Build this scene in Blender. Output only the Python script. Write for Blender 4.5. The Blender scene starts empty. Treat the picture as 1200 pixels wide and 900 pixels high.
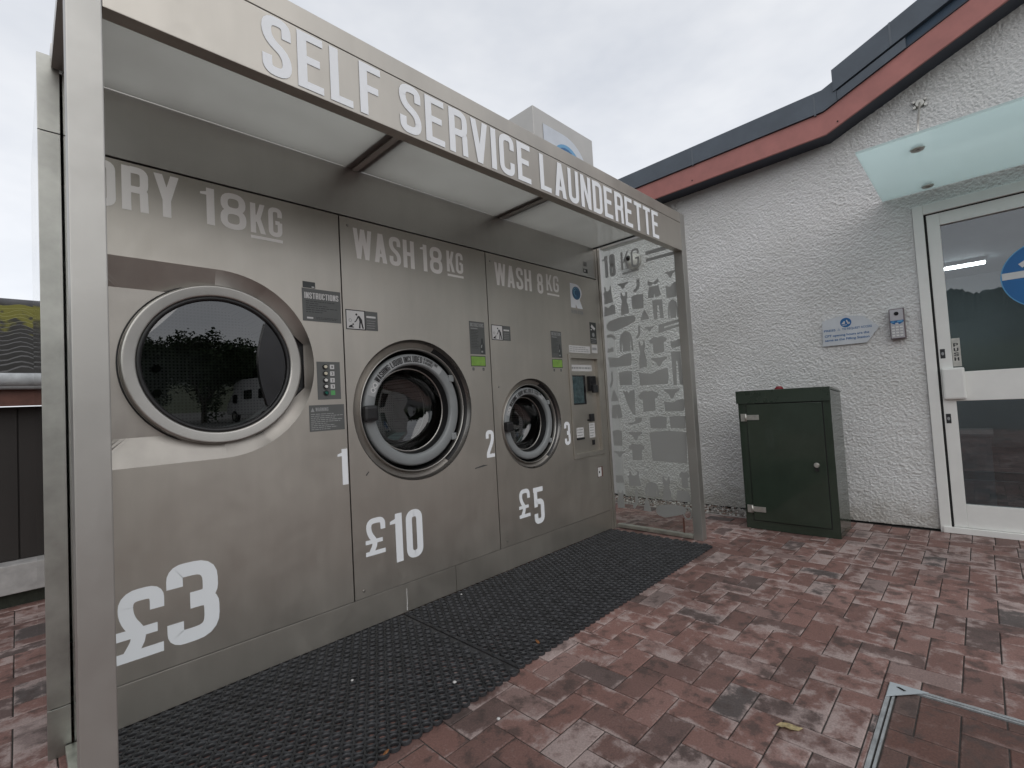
import bpy, bmesh, math, random
import numpy as np
from mathutils import Vector, Matrix, noise
R = math.radians
random.seed(7); rng = np.random.default_rng(7)
scene = bpy.context.scene
col = scene.collection

# ------------------------------------------------------------------ camera
CAM_H = 1.10
yaw, pitch, roll = R(44.209), R(2.318), R(-3.226)
f = Vector((math.cos(yaw)*math.cos(pitch), math.sin(yaw)*math.cos(pitch), math.sin(pitch)))
r_ = Vector((math.sin(yaw), -math.cos(yaw), 0)); u_ = r_.cross(f)
r2 = math.cos(roll)*r_ + math.sin(roll)*u_; u2 = -math.sin(roll)*r_ + math.cos(roll)*u_
cam = bpy.data.cameras.new('camera'); camo = bpy.data.objects.new('camera', cam); col.objects.link(camo)
cam.sensor_width = 36; cam.lens = 36*564.9/1200; cam.clip_start = 0.05; cam.clip_end = 2000
m = Matrix((r2, u2, -f)).transposed().to_4x4(); m.translation = Vector((0, 0, CAM_H)); camo.matrix_world = m
scene.camera = camo

# ------------------------------------------------------------------ world, sun, exposure
w = bpy.data.worlds.new('World'); scene.world = w; w.use_nodes = True
nt = w.node_tree; nt.nodes.clear(); N = nt.nodes.new; LK = nt.links.new
out = N('ShaderNodeOutputWorld'); bg = N('ShaderNodeBackground'); bg.inputs[1].default_value = 0.1
sky = N('ShaderNodeTexSky'); sky.sky_type = 'NISHITA'; sky.sun_disc = False
sky.sun_elevation = R(31); sky.sun_rotation = R(210)
tc = N('ShaderNodeTexCoord'); mp = N('ShaderNodeMapping'); mp.inputs['Scale'].default_value = (1, 1, 2.2)
nz = N('ShaderNodeTexNoise'); nz.inputs['Scale'].default_value = 1.9; nz.inputs['Detail'].default_value = 5; nz.inputs['Roughness'].default_value = .6
cr = N('ShaderNodeValToRGB'); cr.color_ramp.elements[0].position = .30; cr.color_ramp.elements[1].position = .72
cr.color_ramp.elements[0].color = (.66, .69, .75, 1); cr.color_ramp.elements[1].color = (.93, .94, .96, 1)
sc_ = N('ShaderNodeVectorMath'); sc_.operation = 'SCALE'; sc_.inputs['Scale'].default_value = 8.6
mx = N('ShaderNodeMix'); mx.data_type = 'RGBA'; mx.inputs[0].default_value = .93
LK(tc.outputs['Generated'], mp.inputs[0]); LK(mp.outputs[0], nz.inputs['Vector']); LK(nz.outputs[0], cr.inputs[0])
sxw = N('ShaderNodeSeparateXYZ'); LK(tc.outputs['Generated'], sxw.inputs[0])
hz_ = N('ShaderNodeMapRange'); hz_.inputs[1].default_value = 0; hz_.inputs[2].default_value = .8; hz_.inputs[3].default_value = 10.0; hz_.inputs[4].default_value = 7.6
LK(sxw.outputs[2], hz_.inputs[0]); LK(hz_.outputs[0], sc_.inputs['Scale']); LK(cr.outputs[0], sc_.inputs[0]); LK(sky.outputs[0], mx.inputs[6]); LK(sc_.outputs[0], mx.inputs[7]); LK(mx.outputs[2], bg.inputs[0]); LK(bg.outputs[0], out.inputs[0])
sun = bpy.data.lights.new('sun', 'SUN'); sun.energy = 0.9; sun.angle = R(70); sun.color = (1, .97, .93)
suno = bpy.data.objects.new('sun', sun); col.objects.link(suno)
suno.rotation_euler = Vector((-.30, -.75, .52)).to_track_quat('Z', 'Y').to_euler()
vs = scene.view_settings; vs.view_transform = 'Standard'; vs.look = 'None'; vs.gamma = 1; vs.use_curve_mapping = False; vs.exposure = 0.34
scene.render.engine = 'CYCLES'; scene.cycles.max_bounces = 10; scene.cycles.transparent_max_bounces = 12
scene.cycles.caustics_reflective = False; scene.cycles.caustics_refractive = False

# ------------------------------------------------------------------ materials
MATS = {}
def thin_fresnel(t, fr, ior):
    # both faces of a thin pane reflect like its outer face
    g = t.nodes.new('ShaderNodeNewGeometry'); m_ = t.nodes.new('ShaderNodeMapRange'); m_.inputs[3].default_value = ior; m_.inputs[4].default_value = 1/ior
    t.links.new(g.outputs['Backfacing'], m_.inputs[0]); t.links.new(m_.outputs[0], fr.inputs[0])
def newmat(name):
    mt = bpy.data.materials.new(name); mt.use_nodes = True; t = mt.node_tree
    p = t.nodes['Principled BSDF']; MATS[name] = mt
    return mt, t, p
def mat(name, c, rough=.5, metal=0., var=.08, vscale=8, bump=0., bscale=60, stretch=None, spec=.5, coat=0, rvar=0.06):
    mt, t, p = newmat(name)
    p.inputs['Metallic'].default_value = metal; p.inputs['Specular IOR Level'].default_value = spec
    p.inputs['Coat Weight'].default_value = coat
    tc = t.nodes.new('ShaderNodeTexCoord'); mpn = t.nodes.new('ShaderNodeMapping')
    if stretch: mpn.inputs['Scale'].default_value = stretch
    t.links.new(tc.outputs['Object'], mpn.inputs[0])
    n = t.nodes.new('ShaderNodeTexNoise'); n.inputs['Scale'].default_value = vscale; n.inputs['Detail'].default_value = 6; n.inputs['Roughness'].default_value = .6
    t.links.new(mpn.outputs[0], n.inputs['Vector'])
    rp_ = t.nodes.new('ShaderNodeValToRGB'); rp_.color_ramp.elements[0].position = .3; rp_.color_ramp.elements[1].position = .7
    rp_.color_ramp.elements[0].color = (*[max(0, x*(1-var)) for x in c], 1); rp_.color_ramp.elements[1].color = (*[min(1, x*(1+var)) for x in c], 1)
    t.links.new(n.outputs[0], rp_.inputs[0]); t.links.new(rp_.outputs[0], p.inputs['Base Color'])
    mr = t.nodes.new('ShaderNodeMapRange'); mr.inputs[3].default_value = max(.02, rough-rvar); mr.inputs[4].default_value = min(1, rough+rvar)
    t.links.new(n.outputs[0], mr.inputs[0]); t.links.new(mr.outputs[0], p.inputs['Roughness'])
    if bump:
        nb = t.nodes.new('ShaderNodeTexNoise'); nb.inputs['Scale'].default_value = bscale; nb.inputs['Detail'].default_value = 4
        t.links.new(mpn.outputs[0], nb.inputs['Vector'])
        b = t.nodes.new('ShaderNodeBump'); b.inputs['Strength'].default_value = bump; b.inputs['Distance'].default_value = .002
        t.links.new(nb.outputs[0], b.inputs['Height']); t.links.new(b.outputs[0], p.inputs['Normal'])
    return mt
steel = mat('brushed_steel', (.48, .452, .408), .45, .88, .09, 2.6, .30, 7, (1, 1, .35))
steel_dark = mat('steel_dark', (.50, .49, .465), .40, .88, .06, 3, .06, 120)
steel_bright = mat('steel_recess', (.41, .385, .355), .50, .95, .10, 5, .02, 40)
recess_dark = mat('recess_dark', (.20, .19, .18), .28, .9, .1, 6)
steel_ring = mat('steel_ring', (.43, .415, .39), .36, 1, .06, 6, .05, 140)
steel_post = mat('painted_post', (.42, .412, .39), .47, .85, .06, 3, .08, 80)
polished = mat('polished_side', (.66, .66, .64), .07, 1, .1, 5, .35, 3)
galv = mat('galvanised', (.50, .52, .53), .45, .7, .25, 20, .2, 60)
black = mat('black_rubber', (.012, .012, .013), .42, 0, .3, 20, .1, 90)
plastic_black = mat('black_plastic', (.015, .015, .017), .3, 0, .2, 10)
gap = mat('gap_dark', (.006, .006, .006), .8)
ringgrey = mat('door_ring_grey', (.23, .245, .25), .38, 0, .08, 8)
labelgrey = mat('ring_label', (.36, .375, .38), .4, 0, .05, 8)
def weather(mt, amt):
    t = mt.node_tree; p = t.nodes['Principled BSDF']; src = p.inputs['Base Color'].links[0].from_socket; rs = p.inputs['Roughness'].links[0].from_socket
    tc = t.nodes.new('ShaderNodeTexCoord'); mp = t.nodes.new('ShaderNodeMapping'); mp.inputs['Scale'].default_value = (14, 14, 1.4); t.links.new(tc.outputs['Object'], mp.inputs[0])
    n = t.nodes.new('ShaderNodeTexNoise'); n.inputs['Scale'].default_value = 1; n.inputs['Detail'].default_value = 5; t.links.new(mp.outputs[0], n.inputs['Vector'])
    n2 = t.nodes.new('ShaderNodeTexNoise'); n2.inputs['Scale'].default_value = 4.5; n2.inputs['Detail'].default_value = 9; n2.inputs['Roughness'].default_value = .7; n2.inputs['Distortion'].default_value = .8; t.links.new(tc.outputs['Object'], n2.inputs['Vector'])
    ml = t.nodes.new('ShaderNodeMath'); ml.operation = 'MULTIPLY'; t.links.new(n.outputs[0], ml.inputs[0]); t.links.new(n2.outputs[0], ml.inputs[1])
    r = t.nodes.new('ShaderNodeMapRange'); r.inputs[1].default_value = .16; r.inputs[2].default_value = .36; r.inputs[3].default_value = 1-amt; r.inputs[4].default_value = 1+amt*.6; t.links.new(ml.outputs[0], r.inputs[0])
    sv = t.nodes.new('ShaderNodeVectorMath'); sv.operation = 'SCALE'; t.links.new(src, sv.inputs[0]); t.links.new(r.outputs[0], sv.inputs['Scale']); t.links.new(sv.outputs[0], p.inputs['Base Color'])
    a = t.nodes.new('ShaderNodeMapRange'); a.inputs[1].default_value = .35; a.inputs[2].default_value = .65; a.inputs[3].default_value = -.045; a.inputs[4].default_value = .05; t.links.new(n2.outputs[0], a.inputs[0])
    ad = t.nodes.new('ShaderNodeMath'); ad.operation = 'ADD'; t.links.new(rs, ad.inputs[0]); t.links.new(a.outputs[0], ad.inputs[1]); t.links.new(ad.outputs[0], p.inputs['Roughness'])
weather(steel, .03); weather(steel_dark, .03); weather(steel_post, .025); weather(steel_bright, .06)
vinyl_white = mat('vinyl_white', (.84, .87, .90), .5, 0, .0, 14)
vinyl_pale = mat('vinyl_pale', (.86, .85, .83), .5, 0, .0, 14)
ink = mat('ink_black', (.02, .02, .022), .5, 0)
ink_mid = mat('ink_grey', (.07, .07, .07), .5, 0)
sticker_grey = mat('sticker_grey', (.105, .11, .108), .4, 0, .06, 12)
sticker_white = mat('sticker_white', (.60, .60, .60), .4, 0, .06, 12)
sticker_dark = mat('sticker_dark', (.04, .045, .045), .4)
line_pale = mat('print_pale', (.30, .31, .31), .5)
green_label = mat('green_label', (.20, .36, .07), .4, 0, .2, 20)
logo_blue = mat('logo_blue', (.012, .09, .20), .35, 0, .2, 40)
sign_blue = mat('sign_blue', (.005, .12, .34), .35, 0, .06, 10)
mt, t, p = newmat('opal_sheet'); t.nodes.remove(p); o = t.nodes['Material Output']
_tl = t.nodes.new('ShaderNodeBsdfTranslucent'); _df = t.nodes.new('ShaderNodeBsdfDiffuse'); _gl = t.nodes.new('ShaderNodeBsdfGlossy'); _gl.inputs['Roughness'].default_value = .07
_n = t.nodes.new('ShaderNodeTexNoise'); _n.inputs['Scale'].default_value = 1.6; _n.inputs['Detail'].default_value = 5; _tc = t.nodes.new('ShaderNodeTexCoord'); t.links.new(_tc.outputs['Object'], _n.inputs['Vector'])
_r = t.nodes.new('ShaderNodeValToRGB'); _r.color_ramp.elements[0].color = (.53, .525, .50, 1); _r.color_ramp.elements[1].color = (.66, .66, .63, 1); _r.color_ramp.elements[0].position = .3; _r.color_ramp.elements[1].position = .7
t.links.new(_n.outputs[0], _r.inputs[0]); t.links.new(_r.outputs[0], _tl.inputs[0]); _df.inputs[0].default_value = (.6, .6, .57, 1)
_m1 = t.nodes.new('ShaderNodeMixShader'); _m1.inputs[0].default_value = .20; t.links.new(_tl.outputs[0], _m1.inputs[1]); t.links.new(_df.outputs[0], _m1.inputs[2])
_f = t.nodes.new('ShaderNodeFresnel'); thin_fresnel(t, _f, 1.45); _m2 = t.nodes.new('ShaderNodeMixShader'); t.links.new(_f.outputs[0], _m2.inputs[0]); t.links.new(_m1.outputs[0], _m2.inputs[1]); t.links.new(_gl.outputs[0], _m2.inputs[2]); t.links.new(_m2.outputs[0], o.inputs[0])
ceil = mt
mullion_grey = mat('mullion_grey', (.26, .25, .26), .4, .2)
white_upvc = mat('white_frame', (.80, .80, .77), .4, 0, .04, 6)
cab_green = mat('cabinet_green', (.028, .043, .030), .20, 0, .12, 6, .15, 4, coat=.4)
cab_lid = mat('cabinet_lid_green', (.030, .045, .032), .28, 0, .12, 6, .1, 4, coat=.2)
zinc = mat('zinc_plate', (.55, .54, .50), .4, .8, .15, 30)
red_lamp = mat('red_lens', (.22, .012, .02), .25, 0)
barge_red = mat('barge_red', (.42, .165, .145), .5, 0, .14, 5, .1, 60)
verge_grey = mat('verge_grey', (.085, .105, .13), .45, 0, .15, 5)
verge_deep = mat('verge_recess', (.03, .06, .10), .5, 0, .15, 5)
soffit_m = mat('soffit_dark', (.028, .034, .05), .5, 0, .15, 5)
roof_m = mat('roof_tile', (.08, .08, .085), .8, 0, .3, 6)
concrete = mat('concrete', (.42, .41, .40), .85, 0, .2, 12, .4, 50)
dark_wood = mat('dark_timber', (.020, .016, .014), .6, 0, .3, 8, .2, 40, (1, 1, .1))
gutter_m = mat('gutter_pale', (.48, .50, .51), .5, 0, .25, 12)
fascia_brown = mat('fascia_brown', (.13, .055, .04), .6, 0, .3, 12)
lens_m = mat('lens_black', (.01, .01, .012), .08, 0)
cream_btn = mat('button_cream', (.62, .58, .46), .35, 0)
white_btn = mat('button_white', (.70, .70, .68), .35, 0)
green_btn = mat('button_green', (.005, .10, .07), .25, 0)
grn_print = mat('print_green', (.10, .36, .12), .5, 0)
dome_white = mat('dome_white', (.60, .60, .56), .35, 0)
interior_m = mat('interior_wall', (.30, .36, .38), .7, 0, .1, 2)
interior_floor = mat('interior_floor', (.06, .06, .065), .5, 0, .1, 4)
interior_pale = mat('interior_pale', (.45, .50, .50), .5, 0, .1, 4)
interior_teal = mat('interior_poster', (.03, .13, .15), .5, 0, .6, 6)
asphalt = mat('asphalt', (.13, .13, .128), .9, 0, .25, 4, .5, 200)
grass_m = mat('grass_green', (.05, .075, .025), .9, 0, .35, .05)
bark = mat('bark', (.06, .045, .035), .9, 0, .3, 10)
leaf_m = mat('leaf_green', (.035, .06, .02), .7, 0, .5, 1.2)
leaf_yellow = mat('dry_leaf', (.62, .52, .30), .7, 0, .3, 90)
leaf_orange = mat('orange_leaf', (.40, .18, .07), .7, 0, .3, 90)
pebble_m = mat('pebble', (.52, .51, .50), .7, 0, .2, 90)
van_white = mat('van_white', (.70, .70, .70), .25, 0, .05, 2)
brick_edge = mat('kerb_edge', (.36, .33, .31), .9, 0, .2, 20)

# emission tube (lit lamp inside the building)
mt, t, p = newmat('lit_tube'); p.inputs['Emission Color'].default_value = (1, 1, .97, 1); p.inputs['Emission Strength'].default_value = 28

def glassmat(name, tint, ior, gloss_rough=0.0, extra=0., spec_col=(1, 1, 1)):
    mt, t, p = newmat(name); t.nodes.remove(p); o = t.nodes['Material Output']
    tr = t.nodes.new('ShaderNodeBsdfTransparent'); tr.inputs[0].default_value = (*tint, 1)
    gl = t.nodes.new('ShaderNodeBsdfGlossy'); gl.inputs['Roughness'].default_value = gloss_rough; gl.inputs[0].default_value = (*spec_col, 1)
    fr = t.nodes.new('ShaderNodeFresnel'); thin_fresnel(t, fr, ior)
    ad = t.nodes.new('ShaderNodeMath'); ad.operation = 'ADD'; ad.use_clamp = True; ad.inputs[1].default_value = extra
    mx = t.nodes.new('ShaderNodeMixShader')
    t.links.new(fr.outputs[0], ad.inputs[0]); t.links.new(ad.outputs[0], mx.inputs[0]); t.links.new(tr.outputs[0], mx.inputs[1]); t.links.new(gl.outputs[0], mx.inputs[2]); t.links.new(mx.outputs[0], o.inputs[0])
    return mt
glass_clear = glassmat('clear_glass', (.97, .985, .975), 1.35)
glass_door = glassmat('tinted_door_glass', (.62, .66, .68), 1.62, 0.0, .045)
glass_drum = glassmat('dryer_glass', (.26, .28, .28), 1.7, 0.0, .05)
glass_wash = glassmat('washer_glass', (.34, .36, .36), 1.6, .02, .03)

# frosted canopy glass
mt, t, p = newmat('frosted_glass'); t.nodes.remove(p); o = t.nodes['Material Output']
tl = t.nodes.new('ShaderNodeBsdfTranslucent'); tl.inputs[0].default_value = (.80, .905, .90, 1)
df = t.nodes.new('ShaderNodeBsdfDiffuse'); df.inputs[0].default_value = (.72, .84, .82, 1)
gl = t.nodes.new('ShaderNodeBsdfGlossy'); gl.inputs['Roughness'].default_value = .08
nn = t.nodes.new('ShaderNodeTexNoise'); nn.inputs['Scale'].default_value = 3; nn.inputs['Detail'].default_value = 6
tcn = t.nodes.new('ShaderNodeTexCoord'); t.links.new(tcn.outputs['Object'], nn.inputs['Vector'])
mrn = t.nodes.new('ShaderNodeMapRange'); mrn.inputs[3].default_value = .06; mrn.inputs[4].default_value = .22; t.links.new(nn.outputs[0], mrn.inputs[0])
m1 = t.nodes.new('ShaderNodeMixShader'); t.links.new(mrn.outputs[0], m1.inputs[0]); t.links.new(tl.outputs[0], m1.inputs[1]); t.links.new(df.outputs[0], m1.inputs[2])
fr = t.nodes.new('ShaderNodeFresnel'); thin_fresnel(t, fr, 1.45)
tp = t.nodes.new('ShaderNodeBsdfTransparent'); tp.inputs[0].default_value = (.85, .955, .945, 1); m0 = t.nodes.new('ShaderNodeMixShader'); m0.inputs[0].default_value = .38
t.links.new(m1.outputs[0], m0.inputs[1]); t.links.new(tp.outputs[0], m0.inputs[2])
m2 = t.nodes.new('ShaderNodeMixShader'); t.links.new(fr.outputs[0], m2.inputs[0]); t.links.new(m0.outputs[0], m2.inputs[1]); t.links.new(gl.outputs[0], m2.inputs[2]); t.links.new(m2.outputs[0], o.inputs[0])
frosted = mt
# vinyl film on the glass: lets some light through
mt, t, p = newmat('glass_film'); t.nodes.remove(p); o = t.nodes['Material Output']
df = t.nodes.new('ShaderNodeBsdfDiffuse'); df.inputs[0].default_value = (.46, .465, .45, 1)
tl = t.nodes.new('ShaderNodeBsdfTranslucent'); tl.inputs[0].default_value = (.68, .69, .69, 1)
gl = t.nodes.new('ShaderNodeBsdfGlossy'); gl.inputs['Roughness'].default_value = .12
m1 = t.nodes.new('ShaderNodeMixShader'); m1.inputs[0].default_value = .45; t.links.new(df.outputs[0], m1.inputs[1]); t.links.new(tl.outputs[0], m1.inputs[2])
m2 = t.nodes.new('ShaderNodeMixShader'); m2.inputs[0].default_value = .06; t.links.new(m1.outputs[0], m2.inputs[1]); t.links.new(gl.outputs[0], m2.inputs[2]); t.links.new(m2.outputs[0], o.inputs[0])
film = mt
# perforated drum sheet
mt, t, p = newmat('perforated_drum'); p.inputs['Metallic'].default_value = .9; p.inputs['Roughness'].default_value = .35
tcn = t.nodes.new('ShaderNodeTexCoord'); v = t.nodes.new('ShaderNodeTexVoronoi'); v.inputs['Scale'].default_value = 62; v.inputs['Randomness'].default_value = 0
t.links.new(tcn.outputs['Object'], v.inputs['Vector'])
c = t.nodes.new('ShaderNodeValToRGB'); c.color_ramp.elements[0].position = .30; c.color_ramp.elements[1].position = .36
c.color_ramp.elements[0].color = (.01, .01, .01, 1); c.color_ramp.elements[1].color = (.30, .30, .29, 1)
t.links.new(v.outputs['Distance'], c.inputs[0]); t.links.new(c.outputs[0], p.inputs['Base Color'])
drum_m = mt
# rough cast white paint
mt, t, p = newmat('roughcast_white'); p.inputs['Roughness'].default_value = .75
tcn = t.nodes.new('ShaderNodeTexCoord'); mpn = t.nodes.new('ShaderNodeMapping'); mpn.inputs['Scale'].default_value = (1, 1, 1.05); t.links.new(tcn.outputs['Object'], mpn.inputs[0])
n1 = t.nodes.new('ShaderNodeTexNoise'); n1.inputs['Scale'].default_value = 105; n1.inputs['Detail'].default_value = 5; n1.inputs['Roughness'].default_value = .6; t.links.new(mpn.outputs[0], n1.inputs['Vector'])
b = t.nodes.new('ShaderNodeBump'); b.inputs['Strength'].default_value = .9; b.inputs['Distance'].default_value = .008; t.links.new(n1.outputs[0], b.inputs['Height']); t.links.new(b.outputs[0], p.inputs['Normal'])
n2 = t.nodes.new('ShaderNodeTexNoise'); n2.inputs['Scale'].default_value = 1.3; n2.inputs['Detail'].default_value = 6; t.links.new(tcn.outputs['Object'], n2.inputs['Vector'])
c = t.nodes.new('ShaderNodeValToRGB'); c.color_ramp.elements[0].position = .3; c.color_ramp.elements[1].position = .65
c.color_ramp.elements[0].color = (.68, .68, .66, 1); c.color_ramp.elements[1].color = (.79, .79, .785, 1)
t.links.new(n2.outputs[0], c.inputs[0])
sz = t.nodes.new('ShaderNodeSeparateXYZ'); t.links.new(tcn.outputs['Object'], sz.inputs[0])
n5 = t.nodes.new('ShaderNodeTexNoise'); n5.inputs['Scale'].default_value = 9; n5.inputs['Detail'].default_value = 6; t.links.new(tcn.outputs['Object'], n5.inputs['Vector'])
a5 = t.nodes.new('ShaderNodeMath'); a5.operation = 'MULTIPLY_ADD'; a5.inputs[1].default_value = -.45; t.links.new(n5.outputs[0], a5.inputs[0]); t.links.new(sz.outputs[2], a5.inputs[2])
m5 = t.nodes.new('ShaderNodeMapRange'); m5.inputs[1].default_value = -.20; m5.inputs[2].default_value = .03; m5.inputs[3].default_value = .55; m5.inputs[4].default_value = 0; t.links.new(a5.outputs[0], m5.inputs[0])
x5 = t.nodes.new('ShaderNodeMix'); x5.data_type = 'RGBA'; x5.inputs[7].default_value = (.30, .27, .22, 1); t.links.new(m5.outputs[0], x5.inputs[0]); t.links.new(c.outputs[0], x5.inputs[6])
t.links.new(x5.outputs[2], p.inputs['Base Color'])
roughcast = mt
# pavers: per-brick colour + dusty patches
def brickmat(name, cols, dust):
    mt, t, p = newmat(name)
    L_ = t.links.new; Nn = t.nodes.new
    at = Nn('ShaderNodeAttribute'); at.attribute_name = 'tone'
    sp = Nn('ShaderNodeSeparateColor'); L_(at.outputs['Color'], sp.inputs[0])
    cr = Nn('ShaderNodeValToRGB'); els = cr.color_ramp.elements
    while len(els) < len(cols): els.new(.5)
    for i, cc in enumerate(cols): els[i].position = i/(len(cols)-1); els[i].color = (*cc, 1)
    L_(sp.outputs[0], cr.inputs[0])
    tc = Nn('ShaderNodeTexCoord'); ad = Nn('ShaderNodeVectorMath'); ad.operation = 'MULTIPLY_ADD'
    L_(at.outputs['Color'], ad.inputs[0]); ad.inputs[1].default_value = (9, 9, 9); L_(tc.outputs['Object'], ad.inputs[2])
    n1 = Nn('ShaderNodeTexNoise'); n1.inputs['Scale'].default_value = 11; n1.inputs['Detail'].default_value = 6; n1.inputs['Roughness'].default_value = .65; L_(ad.outputs[0], n1.inputs['Vector'])
    n2 = Nn('ShaderNodeTexNoise'); n2.inputs['Scale'].default_value = 1.1; n2.inputs['Detail'].default_value = 5; L_(tc.outputs['Object'], n2.inputs['Vector'])
    n3 = Nn('ShaderNodeTexNoise'); n3.inputs['Scale'].default_value = 160; n3.inputs['Detail'].default_value = 4; L_(tc.outputs['Object'], n3.inputs['Vector'])
    # pale worn bloom
    r1 = Nn('ShaderNodeMapRange'); r1.inputs[1].default_value = .52; r1.inputs[2].default_value = .66; r1.inputs[3].default_value = 0; r1.inputs[4].default_value = dust
    em = Nn('ShaderNodeMath'); em.operation = 'MULTIPLY_ADD'; em.inputs[1].default_value = .09; L_(at.outputs['Alpha'], em.inputs[0])
    # bloom grows on some bricks and over the drier part of the yard
    nw = Nn('ShaderNodeTexNoise'); nw.inputs['Scale'].default_value = .9; nw.inputs['Detail'].default_value = 3; L_(tc.outputs['Object'], nw.inputs['Vector'])
    sb = Nn('ShaderNodeMath'); sb.operation = 'MULTIPLY_ADD'; sb.inputs[1].default_value = .16; sb.inputs[2].default_value = -.10; L_(sp.outputs[2], sb.inputs[0])
    sx3 = Nn('ShaderNodeMath'); sx3.operation = 'MULTIPLY_ADD'; sx3.inputs[1].default_value = .5; sx3.inputs[2].default_value = -.25; L_(nw.outputs[0], sx3.inputs[0])
    s4 = Nn('ShaderNodeMath'); s4.operation = 'ADD'; L_(sb.outputs[0], s4.inputs[0]); L_(sx3.outputs[0], s4.inputs[1])
    s5 = Nn('ShaderNodeMath'); s5.operation = 'ADD'; L_(s4.outputs[0], s5.inputs[0]); L_(n1.outputs[0], s5.inputs[1])
    L_(s5.outputs[0], em.inputs[2]); L_(em.outputs[0], r1.inputs[0])
    mxa = Nn('ShaderNodeMix'); mxa.data_type = 'RGBA'; L_(r1.outputs[0], mxa.inputs[0]); L_(cr.outputs[0], mxa.inputs[6]); mxa.inputs[7].default_value = (.38, .30, .28, 1)
    # dark staining
    r2_ = Nn('ShaderNodeMapRange'); r2_.inputs[1].default_value = .47; r2_.inputs[2].default_value = .37; r2_.inputs[3].default_value = 0; r2_.inputs[4].default_value = .75
    L_(n1.outputs[0], r2_.inputs[0])
    mxb = Nn('ShaderNodeMix'); mxb.data_type = 'RGBA'; L_(r2_.outputs[0], mxb.inputs[0]); L_(mxa.outputs[2], mxb.inputs[6]); mxb.inputs[7].default_value = (.070, .050, .045, 1)
    # large scale wear
    r3 = Nn('ShaderNodeMapRange'); r3.inputs[1].default_value = .35; r3.inputs[2].default_value = .65; r3.inputs[3].default_value = .80; r3.inputs[4].default_value = 1.15; L_(n2.outputs[0], r3.inputs[0])
    r4 = Nn('ShaderNodeMapRange'); r4.inputs[1].default_value = .3; r4.inputs[2].default_value = .7; r4.inputs[3].default_value = .8; r4.inputs[4].default_value = 1.2; L_(n3.outputs[0], r4.inputs[0])
    mu = Nn('ShaderNodeMath'); mu.operation = 'MULTIPLY'; L_(r3.outputs[0], mu.inputs[0]); L_(r4.outputs[0], mu.inputs[1])
    sv = Nn('ShaderNodeVectorMath'); sv.operation = 'SCALE'; L_(mxb.outputs[2], sv.inputs[0]); L_(mu.outputs[0], sv.inputs['Scale'])
    L_(sv.outputs[0], p.inputs['Base Color'])
    rr = Nn('ShaderNodeMapRange'); rr.inputs[3].default_value = .50; rr.inputs[4].default_value = .85; L_(n1.outputs[0], rr.inputs[0]); L_(rr.outputs[0], p.inputs['Roughness'])
    b = Nn('ShaderNodeBump'); b.inputs['Strength'].default_value = .5; b.inputs['Distance'].default_value = .0015; L_(n3.outputs[0], b.inputs['Height'])
    b2 = Nn('ShaderNodeBump'); b2.inputs['Strength'].default_value = .35; b2.inputs['Distance'].default_value = .006; L_(n1.outputs[0], b2.inputs['Height']); L_(b.outputs[0], b2.inputs['Normal']); L_(b2.outputs[0], p.inputs['Normal'])
    return mt
paver = brickmat('clay_paver', [(.10, .082, .078), (.165, .095, .082), (.21, .112, .094), (.25, .145, .125), (.235, .178, .165)], .9)
paver_infill = brickmat('clay_paver_infill', [(.10, .058, .048), (.135, .066, .052), (.12, .08, .07)], .25)
joint_m = mat('joint_sand', (.045, .04, .036), .95, 0, .4, 40, .4, 200)
mat_rub = mat('ring_mat_rubber', (.030, .031, .034), .50, 0, .5, 16, .2, 160)
# mossy roof tiles
mt, t, p = newmat('mossy_tile'); p.inputs['Roughness'].default_value = .85
tcn = t.nodes.new('ShaderNodeTexCoord'); n1 = t.nodes.new('ShaderNodeTexNoise'); n1.inputs['Scale'].default_value = 14; n1.inputs['Detail'].default_value = 5; t.links.new(tcn.outputs['Object'], n1.inputs['Vector'])
sx = t.nodes.new('ShaderNodeSeparateXYZ'); t.links.new(tcn.outputs['Object'], sx.inputs[0])
ma = t.nodes.new('ShaderNodeMath'); ma.operation = 'MULTIPLY_ADD'; ma.inputs[1].default_value = 1.1; ma.inputs[2].default_value = -2.03; t.links.new(sx.outputs[2], ma.inputs[0])
ms = t.nodes.new('ShaderNodeMath'); ms.operation = 'ADD'; t.links.new(n1.outputs[0], ms.inputs[0]); t.links.new(ma.outputs[0], ms.inputs[1])
c = t.nodes.new('ShaderNodeValToRGB'); c.color_ramp.elements[0].position = .56; c.color_ramp.elements[1].position = .70
c.color_ramp.elements[0].color = (.07, .068, .066, 1); c.color_ramp.elements[1].color = (.22, .21, .06, 1)
t.links.new(ms.outputs[0], c.inputs[0]); t.links.new(c.outputs[0], p.inputs['Base Color'])
mossy = mt

# ------------------------------------------------------------------ object helpers
ORG = {}
def thing(name, label, cat, loc=(0, 0, 0), group=None):
    o = bpy.data.objects.new(name, None); col.objects.link(o); o.location = loc; o.empty_display_size = .1
    o['label'] = label; o['category'] = cat
    if group: o['group'] = group
    ORG[o.name] = Vector(loc); return o
def obj(name, bm, mats, parent=None, smooth=False, org=None, label=None):
    """links bm (world coordinates) as one mesh object"""
    o_ = ORG[parent.name] if parent else Vector(org or (0, 0, 0))
    bmesh.ops.translate(bm, verts=bm.verts, vec=-o_)
    me = bpy.data.meshes.new(name); bm.normal_update()
    if smooth is True:
        for fc in bm.faces: fc.smooth = True
    bm.to_mesh(me); bm.free()
    for mm in (mats if isinstance(mats, (list, tuple)) else [mats]): me.materials.append(mm)
    o = bpy.data.objects.new(name, me); col.objects.link(o)
    if parent: o.parent = parent; ORG[o.name] = o_
    else: o.location = o_; ORG[o.name] = o_
    if label: o['label'] = label
    return o
def tag(o, label, cat, group=None):
    o['label'] = label; o['category'] = cat
    if group: o['group'] = group
    return o
def structure(o, kind='structure'):
    o['kind'] = kind; return o
def B(): return bmesh.new()
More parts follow.
